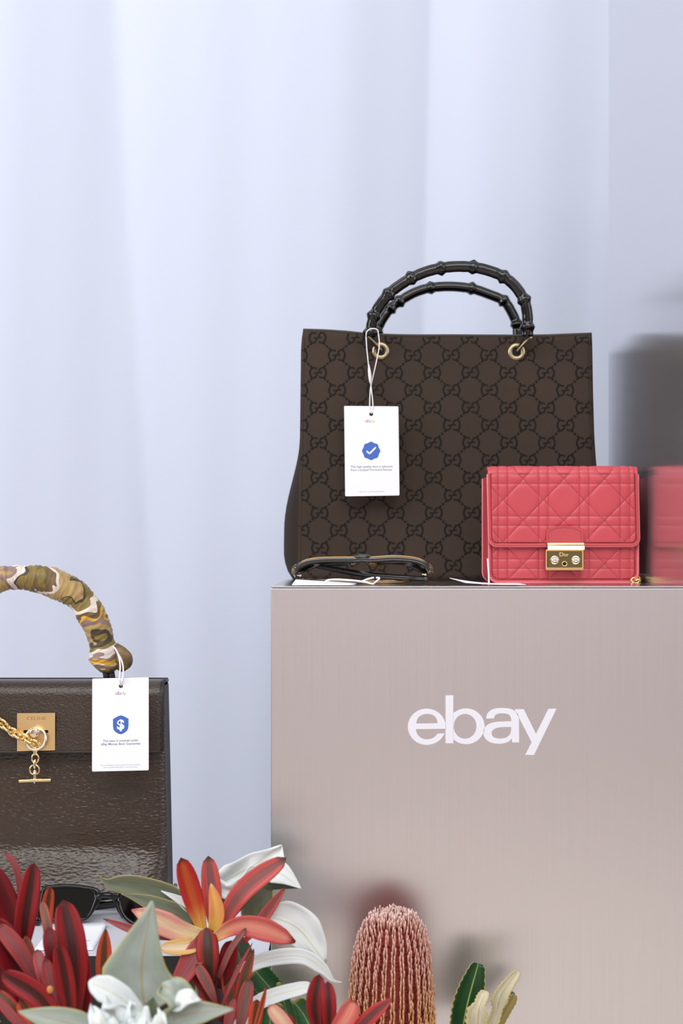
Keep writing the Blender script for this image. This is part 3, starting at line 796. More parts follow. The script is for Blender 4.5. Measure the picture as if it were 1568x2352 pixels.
# gold chain strap lying behind the right-hand corner
def chain(root, name, pts, step, R1, R2, r, mat, twist0=0):
    """oval links along a path, each turned a quarter from the last; one object per link"""
    j = joint(name, root); ps = catmull(pts, 200); acc = 0; last = ps[0]; k = 0; nxt = 0
    for a, b in zip(ps, ps[1:]):
        acc += (b - a).length
        if acc >= nxt:
            t = (b - a).normalized(); s = t.cross(Vector((0, 1, 0)))
            s = s.normalized() if s.length > .05 else Vector((1, 0, 0)); q = Matrix.Rotation(twist0 + (PI / 2) * (k % 2) + .35, 3, t); s = q @ s
            mb = MB(); mb.torus(b, t, s, R1, R2, r, 18, 7); build(mb, 'chain_link', mat, root, j); k += 1; nxt = acc + step
    return j
zt = ZT + .0014
chain(pink, 'chain_strap', [Vector((.3146, 1.522, ZT + .0062)), Vector((.3148, 1.510, ZT + .0056)), Vector((.3145, 1.501, zt + .0022)), Vector((.310, 1.4925, zt + .0014)), Vector((.306, 1.490, zt + .0012))], .0056, .0046, .0031, .0012, M_gold)
chain(pink, 'chain_strap', [Vector((.3060, 1.566, zt + .0024)), Vector((.3130, 1.558, zt + .0026)), Vector((.3148, 1.544, zt + .0030)), Vector((.3147, 1.530, zt + .0046))], .0056, .0046, .0031, .0012, M_gold)

# ------------------------------------------------------------------ flat swing tags on the plinth
def flat_tag(label, quad, z, curl, strings, print_=False):
    """quad: 4 (x, y) world points, near-left, near-right, far-right, far-left; curl(u, v) lift"""
    c = sum((Vector((q[0], q[1], 0)) for q in quad), Vector()) / 4
    t = thing('swing_tag', label, 'tag', (c.x, c.y, z), G_TAG)
    Q = [Vector((q[0], q[1], z + .0006)) for q in quad]
    def fn(u, v):
        p = Q[0] * (1 - u) * (1 - v) + Q[1] * u * (1 - v) + Q[2] * u * v + Q[3] * (1 - u) * v
        p.z += curl(u, v); return p
    mb = MB(); mb.grid(fn, 16, 8); cd = solid(build(mb, 'card', M_paper, t, fixn=False), .0006, 0)
    if strings:
        mb = MB()
        for s in strings: mb.tube(catmull(s, 30), .00095, 7)
        build(mb, 'string', M_string, t)
    return t, fn
ys = DF + .010
flat_tag('white swing tag lying flat under the tortoiseshell sunglasses', [(P(670, 0, ys).x, ys), (P(811, 0, ys).x, ys), (P(815, 0, ys).x + .002, ys + .060), (P(672, 0, ys).x + .001, ys + .060)], ZT,
         lambda u, v: .0040 * v * (1 - u) ** .8 + .0004,
         [[P(744, 1341, ys + .02), P(752, 1333, ys + .02), P(775, 1331, ys + .022), P(812, 1333.5, ys + .022), P(838, 1337, ys + .02), P(856, 1341.5, ys + .02)], [P(856, 1341.5, ys + .02), P(866, 1334, ys + .03), P(871, 1328, ys + .034), P(864, 1327, ys + .036)],
          [P(832, 1335, ys + .03), P(845, 1330, ys + .03), P(858, 1327, ys + .032)]])
flat_tag('white swing tag with curled corner lying beside the pink quilted bag', [(P(1068, 0, ys).x, ys), (P(1207, 0, ys).x, ys), (P(1208, 0, ys).x, ys + .058), (P(1050, 0, ys).x - .003, ys + .058)], ZT,
         lambda u, v: .0008 + .0052 * max(0, 1 - u * 1.6) ** 1.6 * (.35 + .65 * v),
         [[P(1119.5, 1284, 1.476), P(1120.5, 1296, 1.470), P(1122, 1320, 1.440), P(1122.5, 1340, 1.395)]])

# ------------------------------------------------------------------ tortoiseshell sunglasses on the plinth
def tortoise():
    m, nt, b = nodes('tortoiseshell'); L = nt.links.new
    tc = N(nt, 'ShaderNodeTexCoord'); mp = N(nt, 'ShaderNodeMapping'); mp.inputs['Scale'].default_value = (60, 60, 260); L(tc.outputs['Object'], mp.inputs[0])
    nz = N(nt, 'ShaderNodeTexNoise'); nz.inputs['Scale'].default_value = 1; L(mp.outputs[0], nz.inputs['Vector'])
    cr = N(nt, 'ShaderNodeValToRGB'); cr.color_ramp.elements[0].position = .42; cr.color_ramp.elements[0].color = lin(46, 44, 36); cr.color_ramp.elements[1].position = .66; cr.color_ramp.elements[1].color = lin(150, 112, 48)
    L(nz.outputs[0], cr.inputs[0]); L(cr.outputs[0], b.inputs['Base Color']); b.inputs['Roughness'].default_value = .14; b.inputs['Coat Weight'].default_value = .4
    return m
M_tort = tortoise()
M_amber = pm('amber_edge', lin(168, 128, 62), .2, coat=.3)
M_darkac = pm('dark_acetate', lin(40, 38, 34), .16, coat=.4)
M_lensbrown = pm('smoke_lens', lin(58, 56, 50), .06, trans=.75, ior=1.45)
M_lensblack = pm('black_lens', lin(14, 14, 14), .05, spec=.4, trans=.35, ior=1.4)
M_hinge = pm('hinge_metal', lin(190, 180, 160), .3, 1.0)
DG = 1.415
gl = thing('sunglasses', 'tortoiseshell sunglasses folded in front of the brown tote', 'sunglasses', (P(832, 0, DG).x, DG + .03, ZT), 'sunglasses on the plinths')
GA = [(675, 1318), (682, 1300), (700, 1287), (730, 1281), (775, 1279.5), (815, 1279.5), (831, 1278), (850, 1279.5), (905, 1276.5), (950, 1280), (975, 1289), (987, 1306), (989, 1316)]
GC = catmull([(x, y, 0) for x, y in GA], 61)
def gsurf(u, v):
    """frame front seen edge on: u across (0..1), v away from the camera (0..1, 40 mm) and slightly down"""
    q = GC[min(60, max(0, int(round(u * 60))))]; d = DG + v * .040
    p = P(q.x, q.y + 6, DG); return Vector((p.x * (1 - .0 * v), d, p.z - .0035 * v))
# rims: closed loops following the curved front
def rim_loop(u0, u1, n=44):
    o = []
    for i in range(n):
        a = 2 * PI * i / n; ca, sa = math.cos(a), math.sin(a)
        e = lambda s: math.copysign(abs(s) ** .62, s)
        u = (u0 + u1) / 2 + (u1 - u0) / 2 * e(ca); v = .5 + .5 * e(sa)
        fu = u * 60; i0 = min(59, max(0, int(fu))); f = fu - i0
        q = GC[i0].lerp(GC[i0 + 1], f); p = P(q.x, q.y + 6, DG); o.append(Vector((p.x, DG + v * .040, p.z - .0035 * v)))
    return o
for u0, u1 in ((.035, .455), (.565, .965)):
    lp_ = rim_loop(u0, u1); mb = MB(); mb.tube(lp_, .0031, 10, closed=True, ry=.0022, up=(0, 0, 1)); rm = build(mb, 'rim', M_tort, gl)
    c = sum(lp_, Vector()) / len(lp_); mb = MB(); mb.add([c + Vector((0, 0, .002))] + [c.lerp(p, .5) + Vector((0, 0, .001)) for p in lp_] + lp_, [(0, 1 + i, 1 + (i + 1) % 44) for i in range(44)] + [(1 + i, 45 + i, 45 + (i + 1) % 44, 1 + (i + 1) % 44) for i in range(44)])
    solid(build(mb, 'lens', M_lensbrown, gl, rm), .0015, 0)
# brow edge, bridge, nose pads, end pieces
mb = MB(); mb.tube([P(q.x, q.y + 6, DG - .002) for q in GC[2:59]], .0032, 10, ry=.0024, up=(0, 0, 1)); build(mb, 'brow_bar', M_darkac, gl)
mb = MB(); mb.tube([P(q.x, q.y + 1.0, DG - .001) for q in GC[3:58]], .0012, 8, ry=.0030, up=(0, 0, 1)); build(mb, 'amber_edge', M_amber, gl)
mb = MB(); mb.tube(catmull([P(808, 1286, DG), P(818, 1281.5, DG - .002), P(832, 1280, DG - .003), P(846, 1281.5, DG - .002), P(858, 1286, DG)], 14), .0030, 10, ry=.0022, up=(0, 0, 1)); build(mb, 'bridge', M_darkac, gl)
for pts in ([P(820, 1286, DG), P(812, 1293, DG + .004), P(803, 1299, DG + .010)], [P(845, 1286, DG), P(854, 1293, DG + .004), P(862, 1299, DG + .010)]):
    mb = MB(); mb.tube(catmull(pts, 8), [.0016, .0025, .0033, .0039, .0041, .0039, .0030, .0016], 8); build(mb, 'nose_pad', M_tort, gl)
for pts in ([P(684, 1300, DG), P(677, 1308, DG - .001), P(676, 1318, DG - .002)], [P(980, 1298, DG), P(987, 1306, DG - .001), P(987, 1316, DG - .002)]):
    mb = MB(); mb.tube(catmull(pts, 10), [.0030, .0033, .0034, .0034, .0034, .0033, .0032, .0031, .0029, .0026], 10); build(mb, 'end_piece', M_tort, gl)
for x, y in ((690, 1322), (977, 1320)):
    mb = MB(); mb.sphere(P(x, y, DG), .0017, 10, 6); mb.tube([P(x - 8, y - 1, DG), P(x, y, DG)], .0010, 6); build(mb, 'hinge', M_hinge, gl)
def temple(pts, mat, r=.0022):
    mb = MB(); n = 30; mb.tube(catmull(pts, n), [r * (1 + .35 * math.sin(PI * i / n)) for i in range(n)], 8, ry=[r * .75] * n, up=(0, 0, 1)); return build(mb, 'temple', mat, gl)
temple([P(982, 1330, DG - .001), P(930, 1327, DG + .010), P(850, 1321, DG + .018), P(790, 1312, DG + .022), P(740, 1303, DG + .026), P(717, 1300, DG + .028)], M_darkac)
temple([P(689, 1330, DG + .002), P(740, 1333, DG + .008), P(820, 1336.5, DG + .012), P(900, 1335.5, DG + .014), P(950, 1331, DG + .018), P(975, 1326, DG + .028)], M_tort, .0017)

# ------------------------------------------------------------------ brown leather handbag on the low plinth
DC_ = 1.500; BK = 1.556
hb = thing('handbag', 'brown grained leather handbag with silk scarf handle and gold clasp', 'bag', (P(83, 0, DC_).x, DC_ + .03, ZL))
YBB = HY + (CAMZ - ZL) * F / DC_ - .5
SYM = lambda x: 83 * 2 - x
def hb_edge(y): return 371 + (y - 1600) * .022
mb = MB()
def hbf(u, v):
    y = 1580 + v * (YBB - 1580); r = hb_edge(y); l = SYM(r); x = l + u * (r - l)
    e = math.sin(PI * min(1, max(0, u))) ** .5
    q = min(1, max(0, (y - 1940) / 125)); q = q * q * (3 - 2 * q)
    rise = max(0, abs(u - .5) * 2 - .94) / .06; rise2 = max(0, y - 2046) / (YBB - 2046)
    p = P(x, y, DC_); p.y = DC_ + .015 - e * (.004 * min(1, max(0, (y - 1700) / 200)) + .031 * q) + .005 * rise ** 2 + .014 * rise2 ** 2 * e; return p
mb.grid(hbf, 60, 80); build(mb, 'body_front', M_leather, hb, fixn=False)
mb = MB(); E_ = [hbf(1, j / 30) for j in range(31)]; E2 = [Vector((p.x + .0008, BK, p.z)) for p in E_]; mid = [Vector((p.x + .0005 - .002 * math.sin(j / 30 * 2), (p.y + BK) / 2, p.z)) for j, p in enumerate(E_)]
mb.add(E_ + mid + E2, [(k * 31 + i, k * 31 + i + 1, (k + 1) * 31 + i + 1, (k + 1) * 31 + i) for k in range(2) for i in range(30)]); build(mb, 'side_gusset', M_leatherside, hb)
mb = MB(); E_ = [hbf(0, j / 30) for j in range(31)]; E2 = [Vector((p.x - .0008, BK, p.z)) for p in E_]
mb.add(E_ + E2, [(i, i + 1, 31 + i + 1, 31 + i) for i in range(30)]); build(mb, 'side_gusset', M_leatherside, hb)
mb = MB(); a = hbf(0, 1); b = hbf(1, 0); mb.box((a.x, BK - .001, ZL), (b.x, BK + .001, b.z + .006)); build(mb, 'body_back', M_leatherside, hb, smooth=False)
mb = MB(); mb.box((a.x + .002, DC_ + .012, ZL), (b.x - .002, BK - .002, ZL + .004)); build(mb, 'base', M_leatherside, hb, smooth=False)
# flap that rolls over the top
mb = MB(); FR = .016
def hbflap(u, v):
    x0, x1 = SYM(372.5), 372.5
    if v < .35:   # over the top, from the back to the roll
        k = v / .35; yy = BK + .001 - k * (BK + .001 - (DC_ + FR - .001)); z = P(0, 1565.5, DC_).z - .0020 * (1 - k) ** 2; x = P(x0 + u * (x1 - x0), 0, DC_).x
        return Vector((x, yy, z))
    if v < .6:
        a_ = (v - .35) / .25 * PI / 2; z = P(0, 1565.5, DC_).z - FR + FR * math.cos(a_); yy = DC_ - .001 + FR - FR * math.sin(a_); x = P(x0 + u * (x1 - x0), 0, DC_).x
        return Vector((x, yy, z))
    k = (v - .6) / .4; z0 = P(0, 1565.5, DC_).z - FR; z1 = P(0, 1726, DC_).z; z = z0 + (z1 - z0) * k
    e = 1 + .0 * k
    x = P(x0 + u * (x1 - x0), 0, DC_).x
    return Vector((x, DC_ - .001 - .0035 * math.sin(PI * k) * .4 - .010 * k ** 2 * math.sin(PI * u) ** .6 * .55, z))
mb.grid(hbflap, 50, 60); flp = build(mb, 'flap', M_leatherf, hb, fixn=False); solid(flp, .0028, 1)
mb = MB(); mb.tube([hbflap(i / 40, 1) + Vector((0, .001, 0)) for i in range(41)], .0019, 8); build(mb, 'flap_edge', M_leatherside, hb, flp)
mb = MB(); mb.tube([hbflap(1, .3 + .7 * i / 20) + Vector((.0002, .0012, 0)) for i in range(21)], .0018, 8); build(mb, 'flap_edge', M_leatherside, hb, flp)
# clasp plate
DPL = hbflap(.5, .95).y - .0006
pl_o = [(40, 1638), (127, 1637), (127, 1723), (40, 1725)]
slot = lambda x0, x1: [(x1, 1676.5), (x1, 1683.5)] + ell(x0 + (3.4 if x0 < x1 else -3.4), 1680, 3.5, 3.5, 90, 270, 6) if x0 < x1 else None
s_l = [(68, 1676.6), (68, 1683.4)] + ell(57.5, 1680, 3.4, 3.4, 90, 270, 6); s_r = [(100, 1676.6)] + ell(108.5, 1680, 3.4, 3.4, -90, 90, 6) + [(100, 1683.4)]
mb = MB(); mb.plate([pl_o, s_l, s_r], on_plane(DPL), .0016); cp = build(mb, 'clasp_plate', M_goldsatin, hb, smooth=False)
mb = MB(); mb.plate([[(50, 1672), (115, 1672), (115, 1688), (50, 1688)]], on_plane(DPL), .0004); build(mb, 'slot_void', M_hole, hb, cp, smooth=False)
mb = MB(); text_into(mb, 'CELINE', 83.5, 1653.5, 7.4, on_plane(DPL - .0016), width=44); build(mb, 'engraved_name', pm('dull_gold', lin(190, 150, 92), .45, 1.0), hb, cp, smooth=False)
mb = MB(); c = P(83, 1681, DPL - .0016); mb.lathe(c, (0, -1, 0), [(.0040, 0), (.0044, .0025), (.0052, .0045), (.0056, .0068), (.0054, .0085), (.0046, .0098), (.0036, .0103), (0, .0104)], 28); build(mb, 'knob', M_goldpale, hb, cp)
mb = MB(); rc = P(82, 1698, DPL - .0075); kk = DPL / F
mb.tube([rc + Vector((math.cos(2 * PI * i / 48) * 23 * kk, .003 * math.sin(2 * PI * i / 48), math.sin(2 * PI * i / 48) * 23.5 * kk)) for i in range(48)], .0018, 10, closed=True); build(mb, 'ring', M_goldpale, hb, cp)
DCH = DPL - .0095
chain(hb, 'chain', [P(-40, 1622, DCH), P(-10, 1648, DCH), P(18, 1673, DCH), P(45, 1692, DCH), P(66, 1700, DCH - .001), P(80, 1709, DCH - .001), P(86, 1716, DCH)], .0066, .0060, .0040, .00145, M_gold)
dr = joint('drop_chain', hb)
def lk(y, face, R1, R2, r, x=81, d=DCH + .003):
    mb = MB(); mb.torus(P(x, y, d), (0, 0, 1), (1, 0, 0) if face else (0.25, 1, 0), R1, R2, r, 20, 8); build(mb, 'chain_link', M_goldpale if not face else M_gold, hb, dr)
lk(1725, False, .0040, .0028, .0010); lk(1742, True, .0046, .0036, .0010); lk(1755, False, .0046, .0026, .0011); lk(1768, True, .0052, .0050, .0010, 79.5)
mb = MB(); mb.tube([P(80, 1772, DCH + .001), P(80, 1778, DCH + .001), P(80, 1785, DCH + .001), P(80, 1799, DCH + .001)], [.0017, .0020, .0016, .0021], 12); mb.sphere(P(80, 1772, DCH + .001), .0019, 10, 6); build(mb, 'toggle_stub', M_goldpale, hb, dr)
mb = MB(); mb.tube([P(44, 1794, DCH + .001), P(80, 1792.5, DCH + .001), P(117, 1791.5, DCH + .001)], .0020, 14); build(mb, 'toggle_bar', M_gold, hb, dr, sharp=40)
# scarf-wrapped handle
def scarf_mat():
    m, nt, b = nodes('printed_silk'); L = nt.links.new
    uv = N(nt, 'ShaderNodeUVMap'); mp = N(nt, 'ShaderNodeMapping'); mp.inputs['Scale'].default_value = (2.6, 9, 1); L(uv.outputs[0], mp.inputs[0])
    nz = N(nt, 'ShaderNodeTexNoise'); nz.inputs['Scale'].default_value = 1.3; nz.inputs['Detail'].default_value = 0.6; nz.inputs['Distortion'].default_value = .8; L(mp.outputs[0], nz.inputs['Vector'])
    sp = N(nt, 'ShaderNodeSeparateXYZ'); L(uv.outputs[0], sp.inputs[0])
    def mth(op, a, c):
        n = N(nt, 'ShaderNodeMath', operation=op)
        for i, q in enumerate((a, c)):
            if isinstance(q, (int, float)): n.inputs[i].default_value = q
            else: L(q, n.inputs[i])
        return n.outputs[0]
    t = mth('ADD', sp.outputs[1], mth('MULTIPLY', mth('SUBTRACT', nz.outputs[0], .5), .20))
    cr = N(nt, 'ShaderNodeValToRGB'); R_ = cr.color_ramp; R_.interpolation = 'CONSTANT'
    W_ = lin(228, 214, 204); O_ = lin(132, 112, 52); T_ = lin(176, 146, 92); D_ = lin(70, 58, 40); Yl = lin(216, 166, 44); Mv = lin(146, 118, 112); K_ = lin(110, 88, 52)
    st = [(0, T_), (.06, W_), (.12, O_), (.18, K_), (.24, W_), (.30, T_), (.355, Mv), (.385, W_), (.425, D_), (.437, O_), (.475, K_), (.505, W_), (.52, T_), (.56, T_), (.60, D_), (.607, O_), (.655, W_), (.70, K_), (.73, Yl), (.745, Mv), (.775, T_), (.80, D_), (.815, O_), (.84, W_), (.875, Mv), (.89, Yl), (.935, W_), (.96, T_), (.985, K_)]
    R_.elements[0].position = 0; R_.elements[0].color = st[0][1]; R_.elements[1].position = st[1][0]; R_.elements[1].color = st[1][1]
    for p_, c_ in st[2:]: e_ = R_.elements.new(p_); e_.color = c_
    L(t, cr.inputs[0])
    wv = N(nt, 'ShaderNodeMapRange'); wv.inputs[1].default_value = .3; wv.inputs[2].default_value = .7; wv.inputs[3].default_value = .72; wv.inputs[4].default_value = 1.15
    mp2 = N(nt, 'ShaderNodeMapping'); mp2.inputs['Scale'].default_value = (3, 40, 1); L(uv.outputs[0], mp2.inputs[0]); n2 = N(nt, 'ShaderNodeTexNoise'); n2.inputs['Scale'].default_value = 1; n2.inputs['Distortion'].default_value = 2; L(mp2.outputs[0], n2.inputs['Vector'])
    L(n2.outputs[0], wv.inputs[0]); mx = N(nt, 'ShaderNodeMix', data_type='RGBA', blend_type='MULTIPLY'); mx.inputs[0].default_value = 1; L(cr.outputs[0], mx.inputs[6]); L(wv.outputs[0], mx.inputs[7])
    L(mx.outputs[2], b.inputs['Base Color']); b.inputs['Roughness'].default_value = .5; b.inputs['Specular IOR Level'].default_value = .4; b.inputs['Sheen Weight'].default_value = .2
    return m
M_silk = scarf_mat()
DHN = 1.530
hp = [(-128, 1545), (-130, 1500), (-118, 1450), (-92, 1395), (-58, 1357), (-15, 1335), (25, 1327), (62, 1326), (100, 1333), (140, 1346), (172, 1364), (200, 1396), (219, 1430), (231, 1467), (240, 1500), (243, 1522), (241, 1545)]
hps = catmull([P(x, y, DHN) for x, y in hp], 260)
hr = [(0, 18), (.03, 34), (.1, 36), (.2, 33), (.3, 30), (.4, 33), (.45, 27), (.5, 28), (.56, 33), (.63, 35), (.69, 33), (.735, 30), (.77, 34), (.84, 31), (.885, 28), (.91, 32), (.945, 38), (.97, 34), (.99, 22), (1, 10)]
cum = [0]
for a, b in zip(hps, hps[1:]): cum.append(cum[-1] + (b - a).length)
mb = MB(); TT = [(hps[min(259, i + 1)] - hps[max(0, i - 1)]).normalized() for i in range(260)]
def hfn(u, v):
    i = int(round(v * 259)); t = TT[i]; out = Vector((0, 1, 0)); b = t.cross(out).normalized(); a = u * 2 * PI; s = cum[i] / cum[-1]
    r = interp(hr, s) * DHN / F
    q = Vector((math.cos(a) * 1.3, math.sin(a) * 1.3, s * 26))
    ridge = math.sin(s * 150 + 1.3 * math.sin(a) + 2.2 * math.cos(a) + 3 * mnoise.noise(q))
    r *= 1 + .045 * (1 - abs(ridge)) * 1.4 - .03 + .05 * mnoise.noise(q * 1.2) + .03 * math.sin(s * 44 + a)
    return hps[i] + (out * math.cos(a) + b * math.sin(a)) * r
mb.grid(hfn, 40, 259, wrap_u=True); hnd = build(mb, 'scarf_handle', M_silk, hb)
mb = MB()   # knotted tail of the scarf at the foot of the handle
tp = catmull([P(264, 1482, DHN - .004), P(278, 1500, DHN - .008), P(283, 1520, DHN - .008), P(274, 1540, DHN - .004)], 40)

def tfn(u, v):
    i = int(round(v * 39)); t = (tp[min(39, i + 1)] - tp[max(0, i - 1)]).normalized(); out = Vector((0, 1, 0)); b = t.cross(out).normalized(); a = u * 2 * PI
    ra = .0035 + .0058 * math.sin(PI * min(1, v * 1.02) ** 1.5) ** .8; rb_ = .0025 + .0050 * math.sin(PI * v) ** .7
    k = 1 + .10 * math.sin(5 * a + 4 * v) + .06 * math.sin(9 * v + 2 * a)
    return tp[i] + out * math.cos(a) * rb_ * k + b * math.sin(a) * ra * k
mb.grid(tfn, 28, 39, wrap_u=True); build(mb, 'scarf_tail', pm('brown_silk', lin(118, 96, 60), .5, var=((70, 70, 240), .55)), hb, hnd)
for x, y in ((245, 1552), (258, 1553)):
    mb = MB(); mb.tube([P(x - 4, y - 16, DHN), P(x - 1, y, DHN), P(x, y + 12, DHN)], .0035, 10); build(mb, 'handle_tab', M_leatherside, hb)
mb = MB(); mb.tube([P(-128, 1530, DHN), P(-128, 1566, DHN)], .0035, 10); build(mb, 'handle_tab', M_leatherside, hb)

# ------------------------------------------------------------------ black sunglasses on the low plinth
bg_ = thing('sunglasses', 'glossy black sunglasses facing forward at the foot of the brown leather handbag', 'sunglasses', (P(250, 0, 1.44).x, 1.45, ZL), 'sunglasses on the plinths')
DS = 1.430
def S(x, y, off=0.0):
    """front plane of the glasses, leaning back"""
    k = (2115 - y) / 90.0
    return P(x, y, DS + .011 * k + off)
def rim(pts, inner):
    o = smooth_outline(pts, 6); i_ = smooth_outline(inner, 5); cs = []; hw = []
    for p in i_:
        q = min(o, key=lambda z: math.dist(z, p)); cs.append(S((p[0] + q[0]) / 2, (p[1] + q[1]) / 2)); hw.append(math.dist(p, q) / 2 * DS / F + .0002)
    hw = [(hw[k - 1] + hw[k] + hw[(k + 1) % len(hw)]) / 3 for k in range(len(hw))]
    mb = MB(); mb.tube(cs, [.0024] * len(cs), 14, closed=True, ry=hw, up=(0, 1, .25)); r_ = build(mb, 'rim', M_black, bg_)
    mb = MB(); mb.plate([i_], lambda x, y, h: S(x, y, .0006 - h), .0012); build(mb, 'lens', M_lensblack, bg_, r_, smooth=False)
    return r_
rim([(96, 2046), (101, 2037), (115, 2033), (160, 2031), (205, 2036), (226, 2042), (236, 2056), (228, 2075), (212, 2098), (196, 2113), (160, 2117), (115, 2114), (97, 2104), (91, 2080)],
    [(104, 2052), (112, 2042), (135, 2039), (170, 2039), (203, 2043), (215, 2050), (217, 2064), (208, 2090), (198, 2104), (185, 2108), (150, 2109), (118, 2107), (103, 2098), (100, 2075)])
rim([(262, 2056), (274, 2047), (300, 2045), (345, 2050), (385, 2056), (404, 2064), (408, 2080), (404, 2105), (390, 2124), (340, 2130), (310, 2126), (288, 2114), (272, 2090)],
    [(277, 2062), (285, 2054), (310, 2052), (350, 2057), (385, 2064), (396, 2074), (396, 2090), (388, 2110), (370, 2119), (335, 2121), (310, 2117), (292, 2104), (280, 2082)])
mb = MB(); mb.tube(catmull([S(224, 2062, -.002), S(233, 2057, -.003), S(246, 2056, -.004), S(256, 2058, -.003), S(266, 2066, -.002)], 16), .0032, 10); build(mb, 'bridge', M_black, bg_)
for pts in ([S(226, 2064, .002), S(215, 2085, .006), S(205, 2102, .006)], [S(264, 2066, .002), S(272, 2088, .006), S(284, 2108, .006)]):
    mb = MB(); mb.tube(catmull(pts, 8), .0020, 8); build(mb, 'nose_pad', M_black, bg_)
zf = ZL
mb = MB(); mb.tube(catmull([S(96, 2052, .003), S(92, 2072, .012), P(88, 2108, 1.455), P(87, 2124, 1.440)], 12), .0030, 10); build(mb, 'end_piece', M_black, bg_)
def btemple(pts):
    mb = MB(); n = 26; mb.tube(catmull(pts, n), [.0052] * n, 10, ry=[.0021] * n, up=(0, 0, 1)); return build(mb, 'temple', M_black, bg_)
def Z(x, d, z): return Vector((P(x, 0, d).x, d, z))
btemple([Z(92, 1.470, ZL + .024), Z(150, 1.474, ZL + .018), Z(240, 1.478, ZL + .013), Z(330, 1.480, ZL + .010), Z(385, 1.478, ZL + .0062)])
btemple([Z(400, 1.462, ZL + .020), Z(330, 1.464, ZL + .016), Z(240, 1.462, ZL + .012), Z(150, 1.456, ZL + .008), Z(100, 1.442, ZL + .0058), Z(86, 1.430, ZL + .0055)])
mb = MB(); mb.sphere(Z(84, 1.424, ZL + .0056), .0055, 14, 8); build(mb, 'temple_tip', M_black, bg_)
mb = MB(); mb.box(Z(392, 1.452, ZL + .010), Z(408, 1.480, ZL + .030), .002); build(mb, 'end_piece', M_black, bg_, smooth=False)

# card lying in front of the black sunglasses
def zq(x, y): # the point of the low plinth's top seen at a frame position
    d = (CAMZ - ZL) * F / (y - HY); return ((x - CX) / F * d, d)
tq = [zq(79, 2185), zq(213, 2184.5), zq(246, 2128), zq(112, 2138)]
t, fn = flat_tag('white swing tag lying flat in front of the black sunglasses', tq, ZL, lambda u, v: .0004 + .0035 * max(0, v - .6) ** 1.3 / .3, None)
mb = MB(); mb.tube([fn(.86, .36) + Vector((0, 0, .0006)), fn(.62, .35) + Vector((0, 0, .0006))], .0002, 5); build(mb, 'printed_line', M_ink2, t)

# ------------------------------------------------------------------ foliage
def prof(kind, v):
    if kind == 'spat':
        b = .30 + .70 * (math.sin(PI / 2 * min(1, v / .58)) ** 1.2)
        return b if v < .62 else b * math.sqrt(max(0, 1 - ((v - .62) / .38) ** 2.4))
    if kind == 'lance':
        return max(.10 if v < .5 else 0, math.sin(PI * (.06 + .94 * v)) ** .75)
    if kind == 'ovate':
        return max(.06, math.sin(PI / 2 * min(1, v / .36)) ** .8) if v < .36 else max(0, math.cos(PI / 2 * (v - .36) / .64)) ** .95
    if kind == 'strap':
        return (.45 + .55 * math.sin(PI / 2 * min(1, v / .5))) * (1 if v < .86 else 1 - .45 * ((v - .86) / .14) ** 1.5)
    if kind == 'band': return .8 + .2 * math.sin(PI * v) if v < .85 else 1.0 * math.sqrt(max(0, 1 - ((v - .85) / .15) ** 2)) * .9
    if isinstance(kind, (list, tuple)): return interp(kind, v)
    return 1
def leaf(root, pts, wd, mat, kind='spat', roll=0, twist=0, cup=.25, n=18, m=8, serr=0, crin=0, thick=.0007, name='leaf', parent=None, wr=None, seed=None, lab=None):
    rnd = random.Random(seed if seed is not None else int(pts[0][0] * 7 + pts[-1][1] * 13))
    ph = rnd.random() * 9
    ps = catmull([P(x, y, d) for x, y, d in pts], n + 1); mb = MB(); camp = Vector((0, 0, CAMZ))
    def fn(u, v):
        i = int(round(v * n)); c = ps[i]; t = (ps[min(n, i + 1)] - ps[max(0, i - 1)]).normalized(); view = (c - camp).normalized()
        s = view.cross(t); s = s.normalized() if s.length > .05 else Vector((1, 0, 0)); nr = s.cross(t).normalized()
        R_ = Matrix.Rotation(math.radians(roll + twist * v), 3, t); s = R_ @ s; nr = R_ @ nr
        a = u * 2 - 1; f = prof(kind if a < 0 or wr is None else wr, v); hw = wd / 2 * f * c.y / F
        if serr and abs(a) > .99: hw *= 1 + serr * (1 if i % 2 else -1) * .5
        off = hw * cup * (a * a)
        if crin: off += crin * mnoise.noise(Vector((u * 2.6 + ph, v * 3.4, ph))) * .02
        return c + s * a * hw + nr * off
    mb.grid(fn, m, n); o = build(mb, name, mat, root, parent, fixn=False); solid(o, thick, 0)
    if lab: o['label'] = lab
    return o
def stem(root, pts, r0, r1, mat):
    n = 24; mb = MB(); mb.tube(catmull(pts, n), [r0 + (r1 - r0) * i / (n - 1) for i in range(n)], 10); return build(mb, 'stem', mat, root)

# leaf colours
dred = leafmat('dark_red', lin(150, 26, 32), lin(66, 20, 18), lin(108, 22, 30), lin(96, 26, 26), .38, .22)
dred2 = leafmat('wine_red', lin(128, 18, 28), lin(94, 16, 24), lin(86, 12, 22), None, .4, .3)
rpink = leafmat('dusty_pink', lin(172, 70, 72), lin(150, 82, 84), lin(150, 46, 56), lin(110, 50, 50), .45, .3)
rorange = leafmat('orange_brown', lin(206, 80, 52), lin(98, 62, 34), lin(150, 46, 40), lin(110, 40, 32), .42, .12)
rolive = leafmat('olive_red', lin(186, 66, 58), lin(104, 84, 58), lin(150, 56, 54), lin(120, 40, 36), .55, .15)
rmauve = leafmat('mauve', lin(176, 84, 84), lin(132, 98, 90), lin(128, 50, 54), lin(100, 60, 56), .5, .2)
rbrown = leafmat('brown_pink', lin(168, 72, 62), lin(112, 82, 58), lin(140, 60, 60), None, .5, .25)
flame = leafmat('flame', lin(200, 52, 44), lin(206, 98, 50), lin(236, 196, 90), lin(110, 40, 36), .34, .25, basev=.45, tl=.25)
